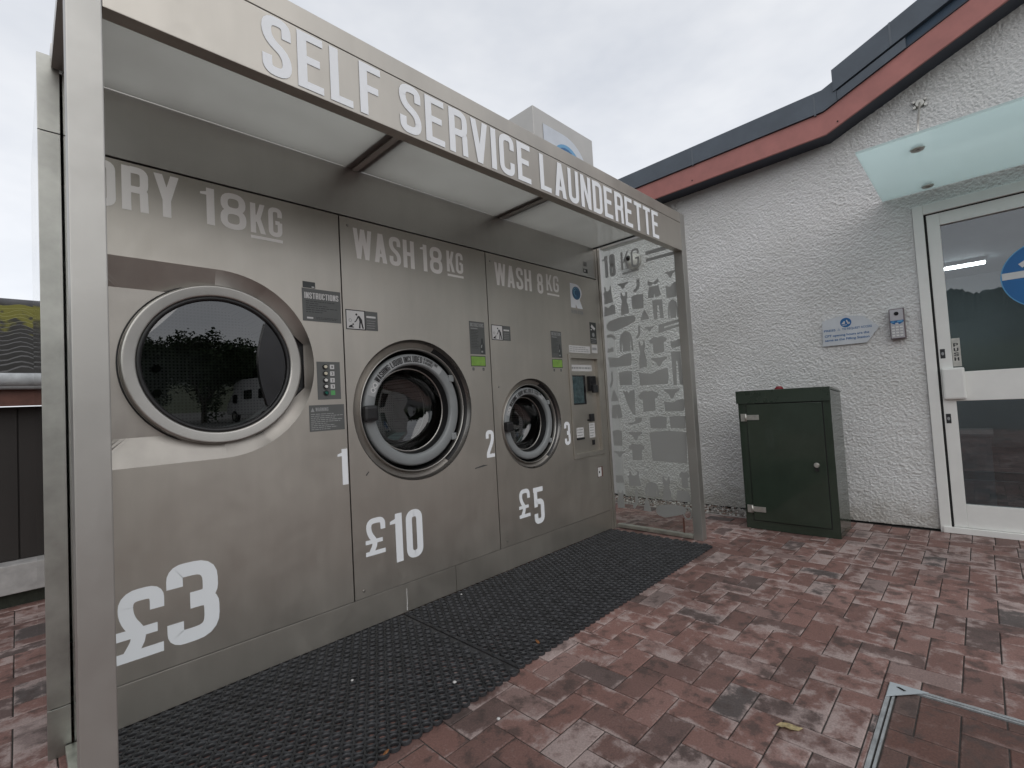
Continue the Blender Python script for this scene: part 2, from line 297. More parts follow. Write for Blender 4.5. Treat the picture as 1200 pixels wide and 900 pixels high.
def box(bm, x0, x1, y0, y1, z0, z1, bev=0., mi=0):
    vs_ = [bm.verts.new(c) for c in [(x0,y0,z0),(x1,y0,z0),(x1,y1,z0),(x0,y1,z0),(x0,y0,z1),(x1,y0,z1),(x1,y1,z1),(x0,y1,z1)]]
    fs = [bm.faces.new([vs_[i] for i in q]) for q in [(3,2,1,0),(4,5,6,7),(0,1,5,4),(1,2,6,5),(2,3,7,6),(3,0,4,7)]]
    for q in fs: q.material_index = mi
    if bev > 0:
        es = list({e for q in fs for e in q.edges})
        res = bmesh.ops.bevel(bm, geom=es, offset=bev, segments=2, affect='EDGES', profile=.6)
        for q in res['faces']: q.material_index = mi
    return bm
def cyl(bm, p0, p1, r, seg=12, r2=None, caps=True, mi=0):
    p0, p1 = Vector(p0), Vector(p1); d = (p1-p0).normalized()
    a = d.orthogonal().normalized(); b = d.cross(a); r2 = r if r2 is None else r2
    A_ = [bm.verts.new(p0 + r*(a*math.cos(k*2*math.pi/seg)+b*math.sin(k*2*math.pi/seg))) for k in range(seg)]
    B_ = [bm.verts.new(p1 + r2*(a*math.cos(k*2*math.pi/seg)+b*math.sin(k*2*math.pi/seg))) for k in range(seg)]
    for k in range(seg):
        q = bm.faces.new([A_[k], A_[(k+1)%seg], B_[(k+1)%seg], B_[k]]); q.smooth = True; q.material_index = mi
    if caps:
        q = bm.faces.new(A_[::-1]); q.material_index = mi; q = bm.faces.new(B_); q.material_index = mi
    return bm
def lathe(bm, cx, cz, prof, seg=96, a0=0, a1=360, mi=0, smooth=True, close0=False, close1=False):
    """profile [(radius, y)...] around the axis parallel to Y through (cx, cz)"""
    full = abs(a1-a0-360) < 1e-6; n = seg if full else seg+1
    rows = []
    for rr, yy in prof:
        rows.append([bm.verts.new((cx+rr*math.cos(R(a0+(a1-a0)*k/seg)), yy, cz+rr*math.sin(R(a0+(a1-a0)*k/seg)))) for k in range(n)])
    for i in range(len(rows)-1):
        for k in range(seg):
            k2 = (k+1) % n
            q = bm.faces.new([rows[i][k], rows[i][k2], rows[i+1][k2], rows[i+1][k]]); q.smooth = smooth; q.material_index = mi
    if close1: q = bm.faces.new(rows[-1]); q.material_index = mi
    if close0: q = bm.faces.new(rows[0][::-1]); q.material_index = mi
    return bm

# a drawing plane: origin, right, up and normal (towards the viewer)
class Plane:
    def __init__(s, o, u, v, n): s.o, s.u, s.v, s.n = Vector(o), Vector(u), Vector(v), Vector(n); s.k = 0
    def p(s, u, v, h=0): return s.o + s.u*u + s.v*v + s.n*h
def poly(bm, pl, pts, h=.0008, mi=0):
    pts = list(pts)
    try: q = bm.faces.new([bm.verts.new(pl.p(a, b, h)) for a, b in pts]); q.material_index = mi
    except ValueError: return
    q.normal_update()
    if q.normal.dot(pl.n) < 0: q.normal_flip()
def rect(bm, pl, u0, v0, u1, v1, h=.0008, mi=0): poly(bm, pl, [(u0, v0), (u1, v0), (u1, v1), (u0, v1)], h, mi)
def disc(bm, pl, u, v, rr, h=.0008, seg=28, mi=0, ry=None): poly(bm, pl, [(u+rr*math.cos(2*math.pi*k/seg), v+(ry or rr)*math.sin(2*math.pi*k/seg)) for k in range(seg)], h, mi)
def slab(bm, pl, pts, h0, h1, mi=0):
    """solid plate with the given outline between heights h0 and h1 along the normal"""
    A_ = [bm.verts.new(pl.p(a, b, h0)) for a, b in pts]; C_ = [bm.verts.new(pl.p(a, b, h1)) for a, b in pts]; n = len(pts)
    fs = [bm.faces.new(A_), bm.faces.new(C_)] + [bm.faces.new([A_[i], A_[(i+1)%n], C_[(i+1)%n], C_[i]]) for i in range(n)]
    for q in fs: q.material_index = mi
    bmesh.ops.recalc_face_normals(bm, faces=fs)
FRONT = Plane((0, 2.296, 0), (1, 0, 0), (0, 0, 1), (0, -1, 0))
FASC = Plane((0, 1.56, 0), (1, 0, 0), (0, 0, 1), (0, -1, 0))
GLP = Plane((3.556, 0, 0), (0, -1, 0), (0, 0, 1), (-1, 0, 0))
def wallp(x): return Plane((x, 0, 0), (0, -1, 0), (0, 0, 1), (-1, 0, 0))

# ------------------------------------------------------------------ condensed capitals drawn as strokes
def rounded(pts, rad, closed=False):
    out = []; n = len(pts)
    for i in range(n):
        P = Vector(pts[i])
        if not closed and i in (0, n-1): out.append(P); continue
        A_ = Vector(pts[i-1]); C_ = Vector(pts[(i+1) % n]); a = (A_-P); c = (C_-P)
        rr = min(rad, a.length*.499, c.length*.499)
        if rr < 1e-4: out.append(P); continue
        a.normalize(); c.normalize(); s = P + a*rr; e = P + c*rr
        for k in range(6):
            tt = k/5; out.append(s*(1-tt)**2 + P*2*tt*(1-tt) + e*tt**2)
    return out
def stroke(pts, wd, closed=False):
    n = len(pts); Ls, Rs = [], []
    for i in range(n):
        a = pts[i-1] if (i > 0 or closed) else None; c = pts[(i+1) % n] if (i < n-1 or closed) else None
        if a is None: d = (c-pts[i]).normalized(); nn = Vector((-d.y, d.x)); s = 1
        elif c is None: d = (pts[i]-a).normalized(); nn = Vector((-d.y, d.x)); s = 1
        else:
            d1 = (pts[i]-a).normalized(); d2 = (c-pts[i]).normalized(); n1 = Vector((-d1.y, d1.x)); n2 = Vector((-d2.y, d2.x))
            nn = (n1+n2); nn = nn.normalized() if nn.length > 1e-6 else n1; s = 1/max(.4, nn.dot(n1))
        Ls.append(pts[i]+nn*wd/2*s); Rs.append(pts[i]-nn*wd/2*s)
    q = []
    for i in range(n if closed else n-1):
        j = (i+1) % n; q.append([Ls[i], Ls[j], Rs[j], Rs[i]])
    return q
def glyph(ch, t, W):
    """polys (grouped by stroke) and advance of a capital of height 1"""
    l, r, b, T = t/2, W-t/2, t/2*.82, 1-t/2*.82; G = []; rad = min(.24, W*.6)
    def S(pts, rd=rad, cl=False): G.append(stroke(rounded([Vector(p) for p in pts], rd, cl), t*.93, cl))
    def Q(*pts): G.append([[Vector(p) for p in pts]])
    def RC(x0, y0, x1, y1): Q((x0, y0), (x1, y0), (x1, y1), (x0, y1))
    hb = t*.82; m_ = W/2
    def para(x0, x1, y0, y1, wd=t): Q((x0, y0), (x0+wd, y0), (x1+wd, y1), (x1, y1))
    if ch == ' ': return G, .20
    if ch == 'I': RC(0, 0, t, 1); return G, t
    if ch == '1': RC(t*.75, 0, t*1.75, 1); Q((0, .80), (t*.76, .80), (t*.76, .90), (0, .86)); return G, t*1.75
    if ch == '.': RC(0, 0, t, t*.8); return G, t
    if ch in 'O0': S([(l, b), (r, b), (r, T), (l, T)], rad, True)
    elif ch == 'Q': S([(l, b), (r, b), (r, T), (l, T)], rad, True); para(m_, W-t*.6, .16, -.04, t*.8)
    elif ch == 'C': S([(r, .34), (r, b), (l, b), (l, T), (r, T), (r, .66)])
    elif ch == 'G': S([(m_, .48), (r, .48), (r, b), (l, b), (l, T), (r, T), (r, .66)], rad) if False else (S([(r, .50), (r, b), (l, b), (l, T), (r, T), (r, .68)]), RC(m_, .42, W-t*.5, .42+hb))
    elif ch == 'S': S([(r, .68), (r, T), (l, T), (l, .60), (r, .40), (r, b), (l, b), (l, .32)], rad*.95)
    elif ch == 'D': RC(0, 0, t, 1); S([(t*.9, b), (r, b), (r, T), (t*.9, T)])
    elif ch == 'E': RC(0, 0, t, 1); RC(t, 0, W*.94, hb); RC(t, 1-hb, W*.94, 1); RC(t, .46, W*.82, .46+hb)
    elif ch == 'F': RC(0, 0, t, 1); RC(t, 1-hb, W*.94, 1); RC(t, .46, W*.82, .46+hb)
    elif ch == 'L': RC(0, 0, t, 1); RC(t, 0, W*.9, hb)
    elif ch == 'H': RC(0, 0, t, 1); RC(W-t, 0, W, 1); RC(t, .44, W-t, .44+hb)
    elif ch == 'T': RC(m_-t/2, 0, m_+t/2, 1-hb); RC(0, 1-hb, W, 1)
    elif ch == 'U': S([(l, 1), (l, b), (r, b), (r, 1)])
    elif ch == 'J': S([(r, 1), (r, b), (l, b), (l, .3)])
    elif ch == 'P': RC(0, 0, t, 1); S([(t*.9, T), (r, T), (r, .42), (t*.9, .42)])
    elif ch == 'R': RC(0, 0, t, 1); S([(t*.9, T), (r, T), (r, .49), (t*.9, .49)]); S([(m_, .49), (r-.01, .49), (r, 0)], .14)
    elif ch == 'B': RC(0, 0, t, 1); S([(t*.9, T), (r-.01, T), (r-.01, .52), (t*.9, .52)], rad*.7); S([(t*.9, .50), (r, .50), (r, b), (t*.9, b)], rad*.7)
    elif ch == 'A': para(0, m_-t*.55, 0, 1); para(W-t, m_-t*.45, 0, 1); RC(t*.8, .2, W-t*.8, .2+hb*.85)
    elif ch == 'V': para(m_-t*.5, 0, 0, 1); para(m_-t*.5, W-t, 0, 1)
    elif ch == 'N': RC(0, 0, t, 1); RC(W-t, 0, W, 1); para(W-t*.95, t*.05, 0, 1, t*.9)
    elif ch == 'K': RC(0, 0, t, 1); para(t*.75, W-t, .38, 1, t*.95); para(W-t*.95, m_-t*.65, 0, .62, t)
    elif ch == 'Y': RC(m_-t/2, 0, m_+t/2, .42); para(m_-t*.5, 0, .40, 1); para(m_-t*.5, W-t, .40, 1)
    elif ch == 'X': para(0, W-t, 0, 1); para(W-t, 0, 0, 1)
    elif ch == 'Z': RC(0, 0, W, hb); RC(0, 1-hb, W, 1); para(0, W-t, hb, 1-hb)
    elif ch == 'M':
        W2 = W*1.3; RC(0, 0, t*.9, 1); RC(W2-t*.9, 0, W2, 1); para(W2/2-t*.45, t*.1, 0.05, 1, t*.9); para(W2/2-t*.45, W2-t, 0.05, 1, t*.9); return G, W2
    elif ch == 'W':
        W2 = W*1.42; s = t*.88; para(W2*.17, 0, 0, 1, s); para(W2*.17, W2/2-s/2, 0, 1, s); para(W2*.83-s, W2/2-s/2, 0, 1, s); para(W2*.83-s, W2-s, 0, 1, s); return G, W2
    elif ch == '2': S([(l, .70), (l, T), (r, T), (r, .62), (l+.01, .16), (l+.01, 0)], rad*.8); RC(l, 0, W, hb)
    elif ch == '3': S([(l, .72), (l, T), (r-.01, T), (r-.01, .53), (m_-.04, .53)], rad*.8); S([(m_-.04, .50), (r, .50), (r, b), (l, b), (l, .28)], rad*.8)
    elif ch == '5': RC(0, 1-hb, W*.93, 1); RC(.02, .46, t, 1-hb); S([(l+.01, .50), (l+.03, .60), (r, .60), (r, b), (l, b), (l, .28)], rad*.8)
    elif ch == '6': S([(r, .70), (r, T), (l, T), (l, b), (r, b), (r, .56), (l, .56)], rad*.8)
    elif ch == '8': S([(l+.01, .52), (r-.01, .52), (r-.01, T), (l+.01, T)], rad*.8, True); S([(l, b), (r, b), (r, .50), (l, .50)], rad*.8, True)
    elif ch == '7': RC(0, 1-hb, W, 1); para(W*.2, W-t, 0, 1-hb)
    elif ch == '£':
        S([(r, .66), (r, T), (l+.03, T), (l+.03, .60), (W*.52, .34), (W*.24, .05)], rad*.85); RC(0, 0, W*.96, hb*.9); RC(0, .32, W*.84, .32+hb*.85)
    else: RC(0, 0, W, 1)
    return G, W
def layout(s, t, W, gapx):
    x = 0; res = []
    for ch in s:
        G, a = glyph(ch, t, W); res.append((x, G)); x += a + (gapx if ch != ' ' else .02)
    return res, x-gapx
def text(bm, pl, s, u0, u1, v0, v1, t=.165, W=.40, gapx=.07, h=.0008, mi=0):
    if len(s) == 1 and s not in '1I' and bm is not None:
        W = min(.62, (u1-u0)/(v1-v0)); t = min(t, .195) if t > .17 else min(t, .165)
    if len(s) > 1 and W == .40:      # choose the letter width that fills the space without stretching the strokes
        t = min(max(t, .165), .178) if t > .14 else t; want = (u1-u0)/(v1-v0); W = .3
        while W < .58 and layout(s, t, W, W*.20)[1] < want: W += .005
        gapx = W*.20
    res, tot = layout(s, t, W, gapx); sx, sy = (u1-u0)/tot, v1-v0; k = 0
    for x, G in res:
        for st in G:
            k += 1
            for q in st: poly(bm, pl, [(u0+(x+p.x)*sx, v0+p.y*sy) for p in q], h+.00009*(k % 5), mi)
def arctext(bm, s, cx, cz, y, a0, a1, r0, r1, t=.16, W=.40, gapx=.08, mi=0):
    res, tot = layout(s, t, W, gapx); k = 0
    for x, G in res:
        for st in G:
            k += 1
            for q in st:
                vv = []
                for p in q:
                    a = R(a0+(a1-a0)*(x+p.x)/tot); rr = r0+(r1-r0)*p.y
                    vv.append(bm.verts.new((cx+rr*math.cos(a), y-.00009*(k % 5), cz+rr*math.sin(a))))
                fc = bm.faces.new(vv); fc.material_index = mi; fc.normal_update()
                if fc.normal.y > 0: fc.normal_flip()
def microlines(bm, pl, u0, u1, v0, v1, n, th, h=.001, mi=0, short=.5, seed=1):
    rg = random.Random(seed)
    for i in range(n):
        v = v1-(v1-v0)*(i+.5)/n; x = u0; end = u0+(u1-u0)*(1-short*rg.random()**1.5)
        while x < end:
            L_ = (u1-u0)*rg.uniform(.05, .16); e = min(x+L_, end); rect(bm, pl, x, v-th/2, e, v+th/2, h, mi); x = e+(u1-u0)*.02
def fonttext(bm, pl, s, u0, u1, v, size, h=.001, mi=0, bold=0.):
    cu = bpy.data.curves.new('t', 'FONT'); cu.body = s; cu.size = 1; cu.offset = bold; cu.resolution_u = 3
    ob = bpy.data.objects.new('t', cu); col.objects.link(ob); bpy.context.view_layer.update()
    me = bpy.data.meshes.new_from_object(ob.evaluated_get(bpy.context.evaluated_depsgraph_get()))
    xs = [v_.co.x for v_ in me.vertices]; x0, x1 = min(xs), max(xs); sx = (u1-u0)/(x1-x0)
    idx = [bm.verts.new(pl.p(u0+(v_.co.x-x0)*sx, v+v_.co.y*size, h)) for v_ in me.vertices]
    for p_ in me.polygons:
        try: q = bm.faces.new([idx[i] for i in p_.vertices]); q.material_index = mi
        except ValueError: pass
    bpy.data.objects.remove(ob); bpy.data.meshes.remove(me); bpy.data.curves.remove(cu)

# ------------------------------------------------------------------ ground
bm = B(); s = 400
for (x0, x1, y0, y1) in [(-s, s, -s, s)]: bmesh.ops.create_grid(bm, x_segments=2, y_segments=2, size=s)
bmesh.ops.translate(bm, verts=bm.verts, vec=(0, 0, -.03))
structure(obj('ground', bm, asphalt))
bm = B(); rect(bm, Plane((0, 0, -.0040), (1, 0, 0), (0, 1, 0), (0, 0, 1)), -5, -6, 4.95, 7.5, 0)
structure(obj('paving_bed', bm, joint_m))

U = .1057; X0, Y0 = 2.195, .337
CV = (1.55, 2.222, -.42, .318)     # access cover
def subtract(rc, h):
    x0, x1, y0, y1 = rc; a0, a1, b0, b1 = h
    if x1 <= a0 or x0 >= a1 or y1 <= b0 or y0 >= b1: return [rc]
    o = []
    if x0 < a0: o.append((x0, a0, y0, y1)); x0 = a0
    if x1 > a1: o.append((a1, x1, y0, y1)); x1 = a1
    if y0 < b0: o.append((x0, x1, y0, b0))
    if y1 > b1: o.append((x0, x1, b1, y1))
    return o
class Bricks:
    def __init__(s): s.v = []; s.f = []; s.c = []
    def add(s, x0, x1, y0, y1, tone=None, g=.0017, ch=.0032, dz=None):
        if x1-x0 < .012 or y1-y0 < .012: return
        g1 = g; x0 += g1; x1 -= g1; y0 += g1; y1 -= g1
        dz = rng.normal(0, .0007) if dz is None else dz; tx, ty = rng.normal(0, .006, 2); cx, cy = (x0+x1)/2, (y0+y1)/2
        T = tone if tone is not None else (min(1, max(0, rng.normal(.50, .26))), rng.random(), rng.random())
        n = len(s.v)
        def zz(x, y, b): return b+dz+tx*(x-cx)+ty*(y-cy)
        e = min(.024, (x1-x0)*.3, (y1-y0)*.3); ex = [e*rng.uniform(.5, 1.5) for _ in range(4)]
        for (a, b_, c_, d_, z, al) in ((x0+ex[0], x1-ex[1], y0+ex[2], y1-ex[3], .0003, 0), (x0+ch, x1-ch, y0+ch, y1-ch, 0, 1), (x0+ch*.25, x1-ch*.25, y0+ch*.25, y1-ch*.25, -.0014, 1), (x0, x1, y0, y1, -.0045, .6), (x0, x1, y0, y1, -.016, 0)):
            for (x, y) in ((a, c_), (b_, c_), (b_, d_), (a, d_)): s.v.append((x, y, zz(x, y, z) if z > -.01 else z)); s.c.append((*T, al))
        s.f.append((n, n+1, n+2, n+3))
        for L_ in range(4):
            for k in range(4): s.f.append((n+L_*4+k, n+L_*4+4+k, n+L_*4+4+(k+1) % 4, n+L_*4+(k+1) % 4))
    def build(s, name, mt, parent=None):
        o_ = ORG[parent.name] if parent else Vector((0, 0, 0))
        me = bpy.data.meshes.new(name); me.from_pydata([tuple(Vector(p)-o_) for p in s.v], [], s.f)
        a = me.color_attributes.new('tone', 'FLOAT_COLOR', 'POINT'); a.data.foreach_set('color', np.array(s.c, np.float32).ravel())
        me.materials.append(mt); me.update()
        b = B(); b.from_mesh(me); bmesh.ops.recalc_face_normals(b, faces=b.faces)
        b.to_mesh(me); b.free()
        o = bpy.data.objects.new(name, me); col.objects.link(o)
        if parent: o.parent = parent; ORG[o.name] = o_
        return o
def herring(bk, xa, xb, ya, yb, holes, x0=X0, y0=Y0, limit=None, **kw):
    i0, i1 = int((xa-x0)/U)-3, int((xb-x0)/U)+3; j0, j1 = int((ya-y0)/U)-3, int((yb-y0)/U)+3
    for i in range(i0, i1):
        for j in range(j0, j1):
            md = (i-j) % 4
            if md == 0: rc = (x0+i*U, x0+(i+2)*U, y0+j*U, y0+(j+1)*U)
            elif md == 3: rc = (x0+i*U, x0+(i+1)*U, y0+j*U, y0+(j+2)*U)
            else: continue
            rc = (max(rc[0], xa), min(rc[1], xb), max(rc[2], ya), min(rc[3], yb))
            if rc[1] <= rc[0] or rc[3] <= rc[2]: continue
            L_ = [rc]
            for h in holes: L_ = [q for p_ in L_ for q in subtract(p_, h)]
            for q in L_: bk.add(*q, **kw)
bk = Bricks()
SB = 1.15   # gravel border starts here
herring(bk, -4.8, 4.44, -5.8, 7.3, [CV, (4.37, 4.6, SB, 8)])
k = 0; y = -3.0
while y < SB-.02: bk.add(4.44, 4.655, y, min(y+.1115, SB)); y += .1115
structure(bk.build('paving', paver))
# kerb edging and gravel along the wall
bm = B(); y = SB
while y < 7: box(bm, 4.371, 4.398, y+.002, y+.912, -.02, .004, .003); y += .914
structure(obj('edging_kerb', bm, brick_edge))
bm = B()
for k in range(2600):
    x = random.uniform(4.402, 4.70); y = SB+.03+2.6*random.random()**1.1; rr = random.uniform(.006, .014)
    mt_ = Matrix.Translation((x, y, random.uniform(-.008, .006))) @ Matrix.Rotation(random.uniform(0, 6), 4, 'Z') @ Matrix.Rotation(random.uniform(0, 6), 4, 'X') @ Matrix.Diagonal((rr*1.3, rr, rr*.7, 1))
    res = bmesh.ops.create_icosphere(bm, subdivisions=1, radius=1, matrix=mt_); mi = random.choice((0, 0, 1, 2))
    for v_ in res['verts']:
        for q in v_.link_faces: q.material_index = mi
structure(obj('gravel', bm, [mat('gravel_grey', (.28, .26, .24), .8), mat('gravel_brown', (.20, .13, .10), .8), mat('gravel_white', (.55, .53, .50), .8)]), 'stuff')

# ------------------------------------------------------------------ inset access cover in the paving
ac = thing('access_cover', 'inset paving access cover with galvanised frame and triangular corner plate', 'access cover', (1.9, -.05, 0))
bm = B(); x0, x1, y0, y1 = CV
for (a, b_, c_, d_) in ((x0, x1-.014, y1-.012, y1), (x1-.012, x1, y0, y1), (x0, x0+.012, y0, y1-.014), (x0+.014, x1-.014, y0, y0+.012)): box(bm, a, b_, c_, d_, -.02, .0035, .001)
for (a, b_, c_, d_) in ((x0+.012, x1-.022, y1-.024, y1-.017), (x1-.024, x1-.017, y0+.01, y1-.02)): box(bm, a, b_, c_, d_, -.02, .0025, .0008)
obj('frame', bm, galv, ac)
pl = Plane((0, 0, .0045), (1, 0, 0), (0, 1, 0), (0, 0, 1)); bm = B()
slab(bm, pl, [(x1-.003, y1-.003), (x1-.003, y1-.11), (x1-.022, y1-.11), (x1-.108, y1-.022), (x1-.108, y1-.003)][:2]+[(x1-.112, y1-.003)], 0, .002)
obj('corner_plate', bm, mat('plate_pale', (.50, .55, .58), .4, .3), ac)
bm = B(); poly(bm, pl, [(x1-.030, y1-.022), (x1-.024, y1-.030), (x1-.038, y1-.052), (x1-.046, y1-.045)], .0030); obj('keyhole', bm, gap, ac)
bi = Bricks(); herring(bi, x0+.026, x1-.026, y0+.026, y1-.026, [], x0=x1-.026-.1057*5.5, y0=y1-.026-.1057*4.6, dz=-.001, g=.0016)
bi.build('infill_pavers', paver_infill, ac)

# ------------------------------------------------------------------ launderette kiosk
kiosk = thing('launderette_kiosk', 'grey metal self service launderette kiosk with canopy, lettered fascia and glazed right end', 'kiosk', (1.85, 2.3, 0))
for xa in (.092, 3.541):
    bm = B(); box(bm, xa, xa+.071, 1.56, 1.63, 0, 2.48, .003); obj('post', bm, steel_post, kiosk)
bm = B(); box(bm, .164, 3.540, 1.561, 1.612, 2.187, 2.402, .002); box(bm, .164, 3.540, 1.561, 1.60, 2.4055, 2.48, .002); fas = obj('fascia', bm, steel, kiosk)
bm = B(); box(bm, .166, 3.538, 1.566, 1.598, 2.4021, 2.4054); obj('fascia_seam', bm, gap, fas)
for wd_, a, b_, tp_ in (('SELF', .552, .983, 2.394), ('SERVICE', 1.058, 1.832, 2.394), ('LAUNDERETTE', 1.898, 3.182, 2.389)):
    bm = B(); text(bm, FASC, wd_, a, b_, 2.199, tp_); obj('lettering', bm, vinyl_white, fas)
bm = B(); box(bm, .095, 3.610, 2.292, 3.44, 2.432, 2.478, .002); obj('roof_panel', bm, steel_dark, kiosk)
# side beams under the roof edge
for xa in (.095, 3.548):
    bm = B(); box(bm, xa, xa+.06, 1.632, 2.29, 2.385, 2.428, .002); obj('side_beam', bm, steel_dark, kiosk)
for (a, b_) in ((.166, 1.252), (1.256, 2.329), (2.333, 3.432)):
    bm = B(); box(bm, a, b_, 1.614, 2.291, 2.380, 2.384); obj('ceiling_panel', bm, ceil, kiosk)
for c_ in (1.254, 2.331):
    bm = B(); box(bm, c_-.048, c_+.048, 1.614, 2.290, 2.3846, 2.44, 0, 1); box(bm, c_-.016, c_+.016, 1.615, 2.290, 2.372, 2.3796, .001, 1); obj('ceiling_beam', bm, [mullion_grey, steel_dark], kiosk)
bm = B(); box(bm, 3.4335, 3.452, 1.614, 2.292, 2.372, 2.43); obj('ceiling_seal', bm, black, kiosk)
# housing shell
bm = B(); box(bm, .060, .066, 2.30, 3.45, 0, 2.43); obj('side_cladding', bm, polished, kiosk)
bm = B()
box(bm, 3.526, 3.533, 2.30, 3.45, 0, 2.428); box(bm, .067, 3.525, 3.44, 3.45, 0, 2.428); box(bm, .067, 3.525, 2.34, 3.438, 2.400, 2.428)
obj('housing', bm, mat('housing_sheet', (.62, .62, .60), .5, .4), kiosk)
bm = B()
box(bm, .058, .117, 2.296, 2.312, .165, 2.150, .0015); box(bm, .058, .117, 2.296, 2.312, 2.153, 2.432, .0015); box(bm, .058, .117, 2.297, 2.312, 0, .162, .0015)
obj('corner_trim', bm, mat('corner_trim_grey', (.36, .36, .335), .42, 1, .2, 7), kiosk)
bm = B()
box(bm, .136, 3.437, 2.296, 2.312, 2.121, 2.398, .001); obj('header_panel', bm, steel_dark, kiosk)
bm = B(); box(bm, 3.441, 3.458, 2.298, 2.312, 2.121, 2.43, .001); box(bm, 3.4615, 3.494, 2.297, 2.312, 0.0, 2.43, .001); box(bm, 3.497, 3.528, 2.291, 2.312, 0.0, 2.43, .002)
obj('jamb', bm, steel, kiosk)
for (a, b_) in ((.134, 1.797), (1.8, 3.459)):
    bm = B(); box(bm, a, b_, 2.2975, 2.312, .012, .160, .0015); box(bm, a, b_, 2.296, 2.312, .1606, .1632, 0, 1); obj('kick_plate', bm, [steel, steel_bright], kiosk)
bm = B(); rect(bm, FRONT, 1.455, .055, 1.4575, .135, .0005); poly(bm, FRONT, [(1.4535, .02), (1.4570, .02), (1.4585, .135), (1.4570, .135)], -.0010); obj('scratch', bm, vinyl_pale, kiosk)
for (a, b_, c_, d_, mm) in ((3.281, 3.342, 2.150, 2.184, sticker_dark), (3.287, 3.337, 2.206, 2.243, line_pale)):
    bm = B(); rect(bm, FRONT, a, c_, b_, d_, .0008); rect(bm, FRONT, a+.008, c_+.008, b_-.03, d_-.008, .0013, 1); obj('sticker', bm, [mm, sticker_white if mm is sticker_dark else mm], kiosk)
# foot rails and end glazing
for xa in (.100, 3.535):
    bm = B(); box(bm, xa, xa+.045, 1.632, 2.29, .008, .034, .002); obj('foot_rail', bm, mat('rail_pale', (.46, .47, .42), .4, .8, .2, 20), kiosk)
for xa in (.1205, 3.557):
    bm = B(); box(bm, xa, xa+.008, 1.634, 2.288, .036, 2.384); g = obj('end_glass', bm, glass_clear, kiosk)
bm = B()
for a in (1.70,): box(bm, 3.549, 3.5555, a, a+.012, .04, .15)
obj('glass_clip', bm, fascia_brown, g)
# printed garments on the end glass (one printed film)
SH = {
 'sq': [(.04,.03),(.96,0),(1,.95),(.5,1),(.0,.93)],
 'tank': [(.08,0),(.97,.05),(.88,.5),(.84,.72),(.86,1),(.74,1),(.70,.80),(.5,.72),(.33,.76),(.30,1),(.17,1),(.17,.75),(.05,.65),(.12,.35)],
 'tee': [(.22,0),(.80,.04),(.80,.62),(.90,.62),(1,.82),(.72,.98),(.62,.95),(.5,.93),(.38,.96),(.28,1),(0,.78),(.10,.60),(.22,.64)],
 'pant': [(.0,.86),(.04,1),(.5,.96),(.97,1),(1,.82),(.72,.52),(.58,.1),(.5,0),(.42,.1),(.30,.5)],
 'dress': [(.05,0),(.95,.04),(.92,.35),(.76,.6),(.9,.8),(.85,1),(.72,1),(.66,.86),(.5,.82),(.36,.86),(.28,1),(.14,1),(.12,.8),(.25,.6),(.08,.35)],
 'sock': [(.55,1),(1,.97),(.98,.45),(.80,.22),(.30,0),(0,.06),(.05,.2),(.42,.36),(.55,.55)],
 'bra': [(0,.25),(.04,.62),(.12,.95),(.14,.62),(.38,.45),(.5,.34),(.62,.45),(.9,.7),(.93,1),(.97,.6),(1,.3),(.75,.08),(.58,.1),(.5,.24),(.40,.06),(.18,0)],
 'shorts': [(.0,.05),(.12,1),(.85,1),(1,.1),(.56,0),(.5,.35),(.45,0)],
 'short': [(0,0),(1,.1),(.95,.95),(.7,1),(.4,.75),(.1,1)],
 'side': [(.04,.02),(.96,.0),(1,.55),(.98,1),(.62,.86),(.45,.70),(.18,.78),(0,.88),(.05,.5)],
 'trou': [(.0,1),(.95,.98),(1,0),(.68,.03),(.60,.70),(.48,.72),(.38,.0),(.05,.02)],
 'leg': [(.0,1),(.28,.93),(.34,1),(.5,.86),(.62,.97),(1,1),(.95,0),(.72,.05),(.34,.45)],
 'long': [(.0,.02),(0,.5),(.12,.85),(.38,.97),(.5,1),(.64,.97),(.88,.85),(1,.5),(1,0),(.88,.02),(.83,.55),(.79,.0),(.22,.0),(.18,.55),(.12,.0)],
 'cone': [(0,0),(1,0),(.88,.35),(.62,.85),(.5,1),(.36,.85),(.10,.35)],
 'board': [(.02,.35),(.08,.12),(.3,.0),(.7,.25),(.97,.5),(1,.75),(.93,.97),(.5,1),(.15,.85),(.03,.62)],
 'bend': [(0,.45),(.08,1),(.55,1),(.95,.5),(1,.05),(.8,0),(.55,.5),(.2,.45)],
 'fold': [(0,0),(1,.35),(1,.55),(.3,.40),(.3,.55),(1,.75),(1,1),(.02,.8)]}
